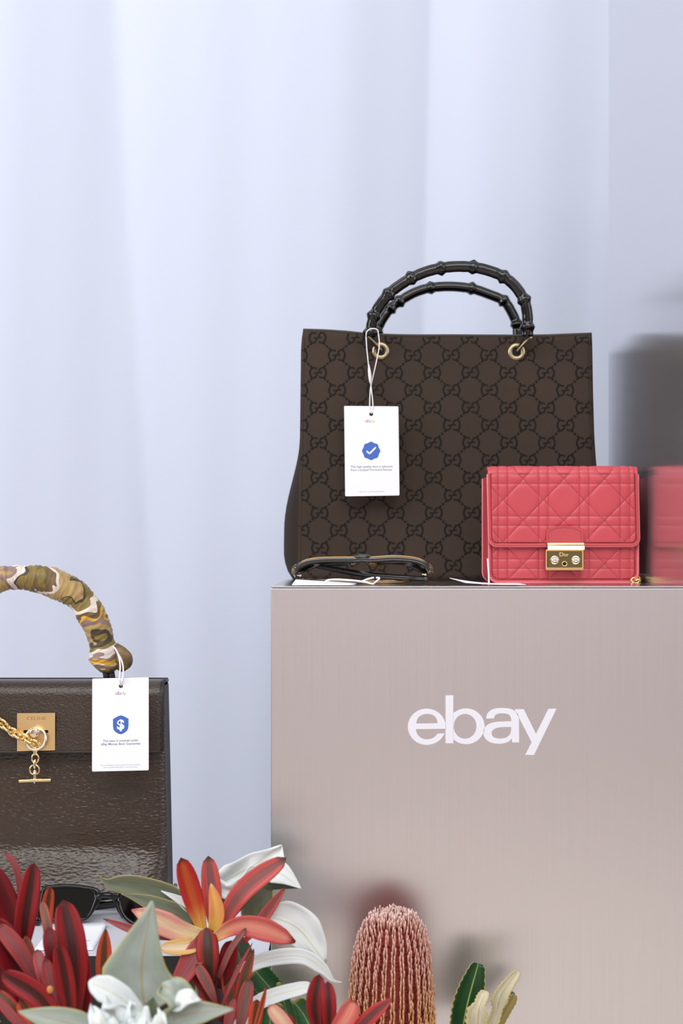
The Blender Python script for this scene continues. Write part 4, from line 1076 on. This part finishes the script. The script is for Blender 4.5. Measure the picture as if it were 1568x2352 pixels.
flamepink = leafmat('flame_pink', lin(212, 96, 92), lin(152, 98, 96), lin(206, 70, 66), lin(90, 66, 58), .42, .18, basev=.4, tl=.22)
cream = leafmat('cream_pink', lin(232, 166, 152), lin(236, 206, 172), lin(236, 220, 160), lin(206, 110, 106), .4, .35, basev=.5, tl=.25)
creamy = leafmat('cream_yellow', lin(228, 186, 112), lin(236, 214, 176), lin(232, 216, 140), None, .5, .35, tl=.25)
yellowp = leafmat('yellow_orange', lin(228, 150, 92), lin(230, 176, 92), lin(226, 196, 80), lin(240, 200, 170), .4, .35, basev=.5, tl=.25)
pinkr = leafmat('rose', lin(206, 92, 88), lin(222, 142, 124), lin(232, 180, 120), lin(150, 50, 52), .45, .35, basev=.35, tl=.25)
bud = leafmat('bud_red', lin(164, 52, 46), lin(72, 46, 36), lin(90, 34, 32), None, .45, .15)
silver = leafmat('silver', lin(232, 239, 240), lin(234, 240, 240), None, None, .5, .3, rib=lin(216, 219, 196), rough=.6, streak=.07, tl=.12, mottle=.05)
sage = leafmat('sage', lin(166, 178, 164), lin(178, 188, 180), None, None, .5, .3, rib=lin(176, 170, 140), rim=lin(200, 186, 120), rough=.55, streak=.07, tl=.15, mottle=.09)
euc = leafmat('grey_green', lin(116, 122, 98), lin(106, 112, 92), None, None, .5, .3, rim=lin(190, 172, 100), rough=.55, streak=.08, tl=.12, mottle=.12)
eucd = leafmat('deep_green', lin(74, 92, 74), lin(84, 100, 80), None, None, .5, .3, rim=lin(150, 140, 90), rough=.5, streak=.1, tl=.12, mottle=.15)
serrg = leafmat('serrated_green', lin(40, 96, 52), lin(70, 124, 78), None, lin(190, 170, 80), .4, .4, rib=lin(170, 190, 140), rim=lin(140, 160, 90), rough=.4, streak=.12, mottle=.2)
serrd = leafmat('serrated_dark', lin(22, 62, 26), lin(36, 78, 40), None, None, .5, .4, rib=lin(170, 186, 110), rim=lin(206, 190, 120), rough=.35, streak=.12, mottle=.2)
serrp = leafmat('serrated_pale', lin(206, 200, 160), lin(214, 210, 186), None, None, .5, .4, rib=lin(206, 150, 100), rim=lin(216, 186, 116), rough=.55, streak=.08, mottle=.12)
serrp2 = leafmat('serrated_gold', lin(170, 150, 88), lin(182, 168, 108), None, None, .5, .4, rib=lin(150, 120, 60), rim=lin(200, 170, 100), rough=.55, streak=.1)
M_stemred = pm('dark_red_stem', lin(78, 30, 30), .5, var=((60, 60, 30), .2)); M_stemgrn = pm('pale_green_stem', lin(134, 138, 106), .6, var=((60, 60, 30), .15)); M_stembrn = pm('woody_stem', lin(120, 96, 70), .7, var=((60, 60, 30), .2))

# planter box below the frame that holds the stems
pt = thing('planter', 'black planter trough holding the flower stems before the plinths', 'planter', (-.06, 1.14, 0))
mb = MB(); x0, x1, y0, y1, h = -.44, .30, .96, 1.305, .352
for lo, hi in (((x0, y0, 0), (x1, y0 + .01, h)), ((x0, y1 - .01, 0), (x1, y1, h)), ((x0, y0 + .01, 0), (x0 + .01, y1 - .01, h)), ((x1 - .01, y0 + .01, 0), (x1, y1 - .01, h))): mb.box(lo, hi)
mb.box((x0 + .01, y0 + .01, 0), (x1 - .01, y1 - .01, .015)); build(mb, 'trough', M_blackmat, pt, smooth=False)
mb = MB(); mb.grid(lambda u, v: Vector((x0 + .012 + u * (x1 - x0 - .024), y0 + .012 + v * (y1 - y0 - .024), .346 + .006 * mnoise.noise(Vector((u * 9, v * 5, 0))))), 30, 14); build(mb, 'soil', pm('dark_soil', lin(52, 42, 34), .9, var=((60, 60, 60), .3)), pt, fixn=False)
def foot(x, y): return Vector((x, y, .354))

LP = 'leucadendron stems in the planter'
# far-left dark red stem
A = thing('leucadendron', 'dark red leucadendron stem at the far left before the brown handbag', 'flower', foot(-.315, 1.13), LP)
da = 1.16
stem(A, [foot(-.315, 1.13), P(30, 2420, da), P(52, 2290, da), P(56, 2190, da)], .0045, .003, M_stemred)
leaf(A, [(52, 2200, da), (58, 2110, da), (78, 1981, da + .01)], 50, dred, roll=8)
leaf(A, [(50, 2190, da + .01), (20, 2090, da + .01), (-22, 1985, da)], 62, dred2, roll=-15)
leaf(A, [(50, 2120, da + .02), (46, 2050, da + .02), (36, 1992, da + .02), (10, 1954, da + .02)], 15, rpink, roll=20, lab='thin pink leaf')
leaf(A, [(60, 2300, da - .01), (30, 2200, da - .02), (-20, 2110, da - .02)], 70, dred2, roll=10)
leaf(A, [(92, 2270, da - .02), (50, 2190, da - .03), (-6, 2122, da - .03)], 40, rpink, roll=-10)
leaf(A, [(86, 2260, da - .01), (72, 2210, da - .02), (58, 2150, da - .02)], 26, rbrown, roll=15)
leaf(A, [(92, 2270, da - .015), (86, 2240, da - .02), (76, 2200, da - .02)], 24, rpink, roll=0)
leaf(A, [(40, 2330, da), (10, 2290, da - .01), (-20, 2180, da - .01)], 60, dred2)
# second dark red stem
B = thing('leucadendron', 'dark red leucadendron stem in front of the black sunglasses', 'flower', foot(-.26, 1.08), LP)
db = 1.12
stem(B, [foot(-.26, 1.08), P(150, 2440, db), P(152, 2330, db), P(140, 2230, db)], .0048, .003, M_stemred)
leaf(B, [(172, 2365, db), (168, 2200, db), (145, 2067, db + .01)], 66, dred, roll=6)
leaf(B, [(196, 2375, db + .01), (188, 2250, db + .01), (168, 2130, db + .02)], 50, dred2, roll=-12)
leaf(B, [(112, 2190, db + .01), (108, 2100, db + .02), (115, 2036, db + .02)], 27, rorange, roll=14)
leaf(B, [(118, 2200, db), (110, 2130, db), (97, 2070, db + .01)], 22, rbrown, roll=-10)
leaf(B, [(126, 2250, db - .01), (118, 2180, db - .01), (112, 2130, db - .005)], 34, dred2, roll=0)
leaf(B, [(166, 2370, db - .015), (152, 2270, db - .02), (134, 2168, db - .02)], 44, dred, roll=4)
leaf(B, [(140, 2350, db - .02), (120, 2280, db - .02), (103, 2200, db - .02)], 34, rpink, roll=10)
leaf(B, [(118, 2300, db - .01), (100, 2240, db - .01), (84, 2180, db)], 30, rpink, roll=0)
leaf(B, [(236, 2300, db + .05), (238, 2200, db + .05), (243, 2133, db + .05)], 36, rorange, 'lance', roll=6)
leaf(B, [(150, 2372, db - .03), (90, 2290, db - .03), (3, 2234, db - .03)], 52, dred, roll=-8)
leaf(B, [(100, 2372, db - .03), (70, 2335, db - .03), (46, 2296, db - .03)], 40, rorange, roll=4)
leaf(B, [(62, 2372, db - .02), (32, 2320, db - .03), (-8, 2276, db - .03)], 30, rolive, roll=4)
leaf(B, [(80, 2375, db - .035), (36, 2342, db - .04), (-12, 2288, db - .04)], 22, rpink, roll=4)
leaf(B, [(262, 2345, db + .0), (252, 2310, db + .01), (236, 2260, db + .02)], 26, rorange, roll=0)
mb = MB(); mb.sphere(P(115, 2273, db - .034), .0026, 12, 8, (1, .6, 1.2)); build(mb, 'bud', pm('orange_bud', lin(196, 128, 66), .5), B)
# flame coloured flower
Cc = thing('leucadendron_flower', 'orange and pink leucadendron flower open beside the steel plinth', 'flower', foot(-.10, 1.16), LP)
dc = 1.21
stem(Cc, [foot(-.10, 1.16), P(520, 2420, dc), P(505, 2330, dc), P(486, 2230, dc), P(478, 2160, dc)], .0040, .0028, M_stemred)
leaf(Cc, [(492, 2150, dc + .015), (487, 2060, dc + .02), (478, 1966, dc + .02)], 44, flamepink, roll=0, name='petal_leaf')
leaf(Cc, [(470, 2155, dc), (442, 2060, dc), (415, 1970, dc - .01)], 48, flame, roll=8, name='petal_leaf')
leaf(Cc, [(486, 2155, dc - .005), (498, 2095, dc - .008), (484, 2028, dc - .005)], 36, yellowp, 'lance', roll=-8, name='petal_leaf')
leaf(Cc, [(490, 2160, dc + .005), (555, 2050, dc), (657, 1970, dc - .01)], 48, flamepink, roll=-6, name='petal_leaf')
leaf(Cc, [(486, 2158, dc - .01), (540, 2128, dc - .015), (600, 2132, dc - .02), (678, 2164, dc - .02)], 54, pinkr, [(0, .35), (.2, .6), (.45, .85), (.7, 1), (.88, .72), (1, .1)], roll=10, name='petal_leaf')
leaf(Cc, [(478, 2150, dc - .006), (420, 2140, dc - .01), (360, 2112, dc - .015), (302, 2090, dc - .015)], 56, cream, [(0, .4), (.3, .8), (.55, 1), (.8, .75), (1, .05)], roll=-8, name='petal_leaf')
leaf(Cc, [(486, 2142, dc - .002), (440, 2172, dc - .012), (368, 2178, dc - .02)], 38, creamy, 'spat', roll=16, name='petal_leaf')
leaf(Cc, [(440, 2156, dc + .0), (330, 2142, dc - .005), (236, 2110, dc - .005)], 22, rpink, 'lance', roll=0, name='petal_leaf')
leaf(Cc, [(486, 2260, dc - .012), (478, 2200, dc - .02), (474, 2130, dc - .012)], 52, bud, 'spat', roll=0, cup=-.3, name='petal_leaf')
leaf(Cc, [(470, 2150, dc - .008), (445, 2200, dc - .016), (398, 2274, dc - .02)], 54, rpink, [(0, .5), (.3, .85), (.6, 1), (.85, .7), (1, .2)], roll=10, name='petal_leaf')
leaf(Cc, [(560, 2165, dc + .02), (610, 2100, dc + .02), (656, 2036, dc + .02)], 26, flamepink, 'lance', roll=0, name='petal_leaf')
leaf(Cc, [(500, 2250, dc - .01), (530, 2180, dc - .02), (565, 2132, dc - .02)], 14, rmauve, 'band', roll=0)
leaf(Cc, [(495, 2160, dc + .01), (530, 2100, dc + .012), (560, 2080, dc + .012)], 22, rolive, 'lance', roll=10)
leaf(Cc, [(505, 2270, dc - .004), (522, 2210, dc - .006), (532, 2160, dc - .004)], 42, dred2, 'spat', roll=-10)
leaf(Cc, [(540, 2330, dc - .01), (560, 2250, dc - .01), (583, 2179, dc - .01)], 27, rolive, 'lance', roll=4)
leaf(Cc, [(548, 2375, dc - .015), (560, 2310, dc - .015), (573, 2248, dc - .015)], 34, rmauve, 'spat', roll=0)
leaf(Cc, [(574, 2385, dc - .03), (586, 2340, dc - .03), (590, 2296, dc - .03)], 32, rorange, 'spat', roll=0)
leaf(Cc, [(578, 2385, dc - .035), (598, 2320, dc - .035), (612, 2264, dc - .035)], 13, rorange, 'lance', roll=0)
leaf(Cc, [(532, 2330, dc - .004), (526, 2270, dc - .004), (518, 2212, dc - .004)], 32, rolive, 'spat', roll=0)
leaf(Cc, [(505, 2320, dc - .016), (540, 2240, dc - .018), (580, 2165, dc - .016)], 10, rpink, 'lance', roll=0)
leaf(Cc, [(498, 2310, dc - .018), (474, 2255, dc - .024), (450, 2214, dc - .024)], 26, rmauve, 'spat', roll=0)
leaf(Cc, [(508, 2330, dc - .012), (470, 2270, dc - .008), (440, 2225, dc - .004)], 30, dred, 'spat', roll=10)
leaf(Cc, [(510, 2340, dc - .014), (484, 2305, dc - .016), (466, 2270, dc - .016)], 34, dred, 'spat', roll=0)
leaf(Cc, [(480, 2345, dc - .004), (440, 2300, dc), (415, 2255, dc)], 30, dred2, 'spat', roll=0)
leaf(Cc, [(520, 2385, dc - .02), (528, 2330, dc - .024), (540, 2290, dc - .024)], 24, rpink, 'lance', roll=0)
# stem at the bottom centre
D = thing('leucadendron', 'bright red and pink leucadendron tips left of the banksia', 'flower', foot(-.02, 1.10), LP)
dd = 1.14
stem(D, [foot(-.02, 1.10), P(740, 2440, dd), P(742, 2360, dd)], .0042, .003, M_stemred)
leaf(D, [(736, 2390, dd), (722, 2310, dd - .006), (733, 2238, dd)], 40, dred, roll=6)
leaf(D, [(752, 2390, dd - .004), (756, 2320, dd - .01), (752, 2254, dd - .004)], 34, dred, roll=-6)
leaf(D, [(690, 2400, dd - .01), (652, 2350, dd - .015), (617, 2309, dd - .015)], 34, cream, 'spat', roll=0)
leaf(D, [(700, 2400, dd - .004), (672, 2365, dd - .008), (655, 2330, dd - .006)], 28, dred2, 'spat', roll=0)
leaf(D, [(750, 2400, dd - .02), (790, 2345, dd - .025), (816, 2298, dd - .025)], 46, pinkr, 'spat', roll=0)
leaf(D, [(790, 2400, dd - .02), (850, 2335, dd - .02), (901, 2293, dd - .02)], 34, leafmat('red_mauve', lin(196, 64, 62), lin(118, 66, 66), lin(150, 44, 46), None, .5, .15), 'lance', roll=0)

# eucalyptus sprigs
GE = 'eucalyptus sprigs in the planter'
E1 = thing('eucalyptus_sprig', 'silver and green eucalyptus sprig against the steel plinth edge', 'foliage', foot(-.06, 1.23), GE)
de = 1.245
stem(E1, [foot(-.06, 1.23), P(560, 2440, de + .01), P(556, 2300, de + .01), P(566, 2150, de + .02), P(575, 2040, de + .02)], .0024, .0012, M_stemgrn)
leaf(E1, [(500, 2034, de + .005), (560, 2000, de + .004), (646, 1942, de + .0)], 86, silver, [(0, .1), (.08, .62), (.3, .85), (.7, .62), (.93, .16), (1, .04)], wr=[(0, .1), (.08, .5), (.4, .8), (.75, .85), (.97, .75), (1, .1)], roll=12, crin=.25, m=12)
leaf(E1, [(498, 2030, de - .004), (525, 2046, de - .006), (560, 2030, de - .004), (590, 1990, de)], 40, silver, 'band', roll=20, crin=.3)
leaf(E1, [(612, 1996, de - .002), (650, 2010, de - .004), (692, 2041, de - .004)], 66, silver, [(0, .5), (.25, .9), (.5, .72), (.8, .3), (1, .02)], roll=-14, cup=.3)
leaf(E1, [(608, 2022, de - .0), (645, 2030, de - .002), (690, 2040, de - .002)], 40, eucd, [(0, .7), (.3, .85), (.6, .5), (1, .03)], roll=20)
leaf(E1, [(578, 2150, de + .006), (590, 2060, de + .004), (604, 1972, de + .002)], 76, euc, [(0, .3), (.2, .75), (.5, 1), (.75, .82), (.92, .45), (1, .1)], roll=-6)
leaf(E1, [(525, 2110, de + .012), (520, 2080, de + .012), (510, 2045, de + .012)], 50, eucd, 'ovate', roll=0)
leaf(E1, [(598, 2100, de - .008), (680, 2130, de - .012), (748, 2212, de - .012)], 112, silver, [(0, .1), (.1, .42), (.3, .85), (.6, .9), (.85, .5), (.96, .16), (1, .03)], wr=[(0, .1), (.1, .5), (.35, .75), (.7, .6), (.9, .34), (1, .06)], roll=6, cup=.22, crin=.2, m=12)
leaf(E1, [(550, 2232, de - .012), (610, 2204, de - .014), (690, 2196, de - .016), (738, 2222, de - .016), (763, 2250, de - .016), (784, 2257, de - .016)], 36, silver, [(0, .8), (.3, 1), (.55, .9), (.72, .45), (.85, .14), (1, .05)], roll=-20, twist=60, cup=.2, n=30)
leaf(E1, [(545, 2362, de - .02), (585, 2310, de - .02), (640, 2284, de - .02), (720, 2264, de - .022)], 36, silver, 'band', roll=-16, cup=.2, n=24)
leaf(E1, [(546, 2240, de + .012), (552, 2190, de + .012), (548, 2140, de + .014)], 62, eucd, 'ovate', roll=0)
leaf(E1, [(545, 2350, de + .005), (543, 2260, de + .004), (538, 2165, de + .002)], 56, euc, 'ovate', roll=0)
E2 = thing('eucalyptus_sprig', 'grey green eucalyptus leaves drooping over the black sunglasses', 'foliage', foot(-.18, 1.21), GE)
stem(E2, [foot(-.18, 1.21), P(440, 2440, de + .01), P(452, 2250, de + .01), P(446, 2110, de + .015), P(434, 2076, de + .015)], .0022, .0012, M_stemgrn)
leaf(E2, [(438, 2078, de + .01), (380, 2050, de + .01), (300, 2032, de + .008), (250, 2028, de + .008), (222, 2008, de + .008)], 48, euc, [(0, .5), (.2, .9), (.45, 1), (.65, .75), (.8, .28), (.9, .08), (1, .04)], roll=-8, n=28)
leaf(E2, [(450, 2100, de + .008), (420, 2072, de + .006), (370, 2046, de + .004)], 26, silver, [(0, .9), (.4, 1), (.8, .4), (1, .05)], roll=10)
leaf(E2, [(448, 2116, de + .004), (390, 2092, de + .002), (330, 2068, de + .002), (278, 2052, de + .002)], 46, euc, [(0, .6), (.3, 1), (.6, .7), (.85, .25), (1, .04)], roll=8)
# foreground sprig
E3 = thing('eucalyptus_sprig', 'pale blurred eucalyptus sprig nearest the camera with pointed leaf', 'foliage', foot(-.16, 1.02), GE)
dg = 1.03
stem(E3, [foot(-.16, 1.02), P(330, 2450, dg), P(325, 2380, dg), P(330, 2300, dg)], .0028, .0016, M_stemgrn)
leaf(E3, [(330, 2318, dg), (326, 2220, dg - .004), (349, 2070, dg - .01)], 200, sage, [(0, .2), (.1, .4), (.3, .75), (.44, .90), (.5, .90), (.6, .72), (.75, .45), (.9, .17), (.97, .06), (1, .02)], wr=[(0, .3), (.15, .9), (.28, .92), (.4, .68), (.55, .5), (.7, .34), (.85, .2), (.95, .09), (1, .02)], roll=5, cup=.12, m=12, crin=.1)
leaf(E3, [(320, 2325, dg - .03), (262, 2282, dg - .035), (204, 2254, dg - .035)], 62, silver, [(0, .5), (.35, .95), (.7, 1), (.92, .6), (1, .1)], roll=0, cup=.15)
leaf(E3, [(240, 2372, dg - .03), (140, 2345, dg - .04), (40, 2323, dg - .045)], 66, sage, 'ovate', roll=-6, cup=.2)
leaf(E3, [(360, 2350, dg - .03), (450, 2326, dg - .04), (536, 2318, dg - .04)], 64, sage, [(0, .5), (.3, 1), (.6, .75), (.85, .3), (1, .05)], roll=8, cup=.25)
leaf(E3, [(400, 2345, dg - .03), (412, 2300, dg - .034), (372, 2262, dg - .03)], 76, sage, 'band', roll=25, cup=.5, crin=.4)
leaf(E3, [(395, 2318, dg - .038), (425, 2292, dg - .045), (462, 2300, dg - .045)], 44, silver, 'ovate', roll=-20, crin=.3)
for k, (a, b, wd) in enumerate([((285, 2385), (240, 2295), 96), ((300, 2390), (300, 2300), 70), ((330, 2390), (322, 2318), 50), ((345, 2400), (366, 2322), 60), ((250, 2400), (212, 2318), 70), ((270, 2400), (330, 2340), 56)]):
    leaf(E3, [(a[0], a[1], dg - .03), ((a[0] + b[0]) / 2 + 6, (a[1] + b[1]) / 2, dg - .045 - .004 * k), (b[0], b[1], dg - .05)], wd, silver, 'ovate', roll=(-25, 18, 30, -14, 10, -30)[k], cup=.3, crin=.6, m=10)
leaf(E3, [(360, 2400, dg - .02), (345, 2340, dg - .025), (352, 2290, dg - .02)], 60, leafmat('olive_shade', lin(108, 116, 84), lin(90, 98, 70), None, None, .5, .3, rough=.5), 'ovate', roll=0)

# serrated banksia leaves
GB = 'banksia stems in the planter'
def saw(root, pts, wd, mat, roll=0, cup=.2, n=26, kind='strap', s=.09, **k): return leaf(root, pts, wd, mat, kind, roll=roll, cup=cup, n=n, serr=s, **k)
Bk1 = thing('banksia_foliage', 'dark green and pale serrated banksia leaves against the steel plinth', 'foliage', foot(.12, 1.24), GB)
dk = 1.26
stem(Bk1, [foot(.12, 1.24), P(1088, 2440, dk), P(1090, 2370, dk)], .003, .002, M_stembrn)
saw(Bk1, [(1056, 2400, dk), (1072, 2310, dk), (1098, 2213, dk + .006)], 70, serrd, roll=10, kind=[(0, .6), (.3, .95), (.55, 1), (.75, .85), (.9, .62), (.97, .5), (1, .36)])
saw(Bk1, [(1098, 2390, dk - .02), (1100, 2320, dk - .025), (1116, 2276, dk - .02)], 54, serrp, s=.15, roll=-18, cup=.5, kind=[(0, .8), (.3, 1), (.5, .92), (.62, .5), (.8, .52), (.95, .42), (1, .2)], n=22)
saw(Bk1, [(1112, 2400, dk - .01), (1138, 2330, dk - .01), (1152, 2282, dk - .012), (1190, 2230, dk - .01)], 40, serrp, s=.17, roll=14, cup=.3, kind=[(0, .8), (.25, .7), (.42, .6), (.55, 1), (.75, .8), (.94, .55), (1, .3)], n=32)
saw(Bk1, [(1120, 2400, dk + .004), (1152, 2335, dk + .006), (1181, 2284, dk + .008)], 26, serrp2, roll=40, cup=.4, n=20)
saw(Bk1, [(1140, 2345, dk + .012), (1158, 2310, dk + .014), (1174, 2276, dk + .014)], 30, eucd, roll=0, n=16)
Bk2 = thing('banksia_foliage', 'mid green serrated banksia leaves beside the steel plinth edge', 'foliage', foot(-.05, 1.27), GB)
dq = 1.27
stem(Bk2, [foot(-.05, 1.265), P(665, 2440, dq), P(668, 2340, dq - .004), P(668, 2300, dq - .004)], .0042, .003, M_stemgrn)
saw(Bk2, [(664, 2330, dq - .002), (622, 2272, dq - .002), (584, 2228, dq)], 58, serrg, roll=0, kind='strap')
saw(Bk2, [(668, 2370, dq - .01), (654, 2310, dq - .012), (639, 2256, dq - .012)], 40, serrg, roll=6, kind=[(0, .8), (.3, 1), (.6, .7), (.9, .42), (1, .2)])
saw(Bk2, [(725, 2390, dq - .008), (700, 2335, dq - .008), (674, 2300, dq - .008)], 48, serrg, roll=-6)
saw(Bk2, [(625, 2390, dq - .02), (620, 2340, dq - .02), (632, 2300, dq - .02)], 56, serrg, roll=6)
saw(Bk2, [(600, 2390, dq - .0), (600, 2340, dq), (610, 2300, dq)], 50, serrg, roll=6)

# banksia flower: a dark core with rows of hooked florets
bk = thing('banksia_flower', 'tall dusty pink banksia cone standing before the steel plinth', 'flower', foot(.04, 1.262), GB)
DBN = 1.262; KB = DBN / F
axis0 = P(897, 2440, DBN); zc = lambda y: P(0, y, DBN).z
def rad(y):   # half width in px at a row
    if y < 2085: return 0
    tab = [(2088, 12), (2100, 32), (2112, 47), (2128, 60), (2150, 72), (2180, 81), (2220, 87), (2280, 92), (2352, 98), (2440, 100)]
    return interp(tab, y)
def ax(y): return 903 - (y - 2077) * .022
mb = MB()
def core(u, v):
    y = 2094 + v * (2440 - 2094); r = max(.5, interp([(2094, 2), (2102, 20), (2116, 36), (2150, 54), (2250, 69), (2440, 77)], y)) * KB; a = u * 2 * PI
    c = P(ax(y), y, DBN); return Vector((c.x + r * math.cos(a), DBN + r * math.sin(a), c.z))
mb.grid(core, 36, 40, wrap_u=True); build(mb, 'core', pm('banksia_core', lin(150, 54, 46), .7, var=((300, 300, 200), .35)), bk)
stem(bk, [foot(.04, 1.262), P(896, 2560, DBN), P(896, 2436, DBN)], .007, .007, M_stembrn)
mb = MB(); col = []
rb = random.Random(3)
def floret(base, d1, tip_dir, L1, L2, cA, cB, cC, r):
    """thin style out of the core, then a pale hooked limb"""
    p0 = base; p1 = base + d1 * L1; p2 = p1 + (d1 * .35 + tip_dir * .9).normalized() * L2 * .35; p3 = p1 + (d1 * .25 + tip_dir).normalized() * L2 * .8; p4 = p3 + (tip_dir - d1 * .12).normalized() * L2 * .3
    n0 = len(mb.v); mb.tube([p0, p1, p2, p3, p4], [r * .45, r * .5, r * .95, r * 1.05, r * .35], 5)
    for i in range(5): col.extend([(cA, cA, cB, cB, cC)[i]] * 5)
up = Vector((0, 0, 1)); NC = 28
for k in range(NC):
    y = 2102 + rb.random() * 8
    while y < 2400:
        for pair in (-1, 1):
            a = 2 * PI * (k + .5 * 0) / NC + pair * .036 + rb.uniform(-.012, .012); yy = y + pair * 3 + rb.uniform(-2, 2)
            if math.sin(a) > .55: continue
            rr_ = interp([(2095, 14), (2110, 30), (2130, 48), (2170, 64), (2280, 74), (2400, 80)], yy) * KB
            c = P(ax(yy), yy + 14, DBN); out = Vector((math.cos(a), math.sin(a), 0)); base = Vector((c.x, DBN, c.z)) + out * rr_ * .88
            R1 = rad(yy) * KB - rr_ * .88
            f = max(0, min(1, (yy - 2200) / 170)); tipc = [lin(236, 210, 204)[q] * (1 - f) + lin(226, 188, 118)[q] * f for q in range(3)] + [1]
            f2 = max(0, min(1, (2160 - yy) / 60)); tipc = [tipc[q] * (1 - f2) + lin(246, 232, 234)[q] * f2 for q in range(3)] + [1]
            cB = [lin(206, 148, 130)[q] * (1 - f) + lin(200, 142, 84)[q] * f for q in range(3)] + [1]
            d1 = (out + up * .45).normalized()
            floret(base, d1, (up * 1.1 + out * rb.uniform(-.02, .16) + Vector((rb.uniform(-.08, .08), 0, 0))).normalized(), R1 / .92 * rb.uniform(.9, 1.03), .0084 * rb.uniform(.85, 1.15), lin(166, 68, 54), tuple(cB), tuple(tipc), .00078)
        y += 12.8 + rb.uniform(-1, 1)
# dome
for q in range(150):
    a = rb.random() * 2 * PI; e = math.sqrt(rb.random()); yy = 2094 + 26 * e * e
    if math.sin(a) > .8: continue
    out = Vector((math.cos(a), math.sin(a), 0)); c = P(ax(yy), yy + 10, DBN); base = Vector((c.x, DBN, c.z)) + out * (e * 42 * KB)
    d1 = (up + out * e * .9).normalized(); inn = (up * .55 - out * (.5 + .4 * e) + Vector((rb.uniform(-.4, .4), rb.uniform(-.4, .4), 0))).normalized()
    floret(base, d1, inn if e < .75 else (up - out * .1).normalized(), rb.uniform(.004, .0062), .0062, lin(150, 70, 58), lin(206, 168, 152), lin(240, 226, 228), .00085)
# golden open styles low on the cone
for q in range(120):
    a = -rb.random() * PI * 1.05 + .05; yy = rb.uniform(2338, 2420)
    if a < -PI * .55 and yy < 2362: continue
    out = Vector((math.cos(a), math.sin(a), 0)); c = P(ax(yy), yy + 10, DBN); base = Vector((c.x, DBN, c.z)) + out * (84 * KB)
    floret(base, (out + up * .8).normalized(), (out * .4 + up).normalized(), .0062, .0075, lin(214, 130, 40), lin(232, 168, 50), lin(240, 190, 80), .0006)
mb.col = col
fo = build(mb, 'florets', M_tint, bk, fixn=False); fo['kind'] = 'stuff'
# red threads between the rows
mb = MB(); rb = random.Random(5)
for k in range(NC * 2):
    y = 2112
    while y < 2400:
        a = 2 * PI * (k * .5 + .25) / NC + rb.uniform(-.05, .05)
        if math.sin(a) < .5:
            out = Vector((math.cos(a), math.sin(a), 0)); c = P(ax(y), y + 10, DBN); r_ = interp([(2095, 14), (2110, 30), (2130, 48), (2170, 64), (2280, 74), (2400, 80)], y) * KB
            b0 = Vector((c.x, DBN, c.z)) + out * r_ * .86; sd = Vector((-out.y, out.x, 0)) * rb.choice((-1, 1)) * .0022
            mb.tube([b0, b0 + out * .003 + sd * .5 + up * .002, b0 + out * .0052 + sd + up * .0045], .00028, 4)
        y += 8.5
build(mb, 'style_threads', pm('rust_threads', lin(192, 92, 72), .5), bk, fixn=False)['kind'] = 'stuff'
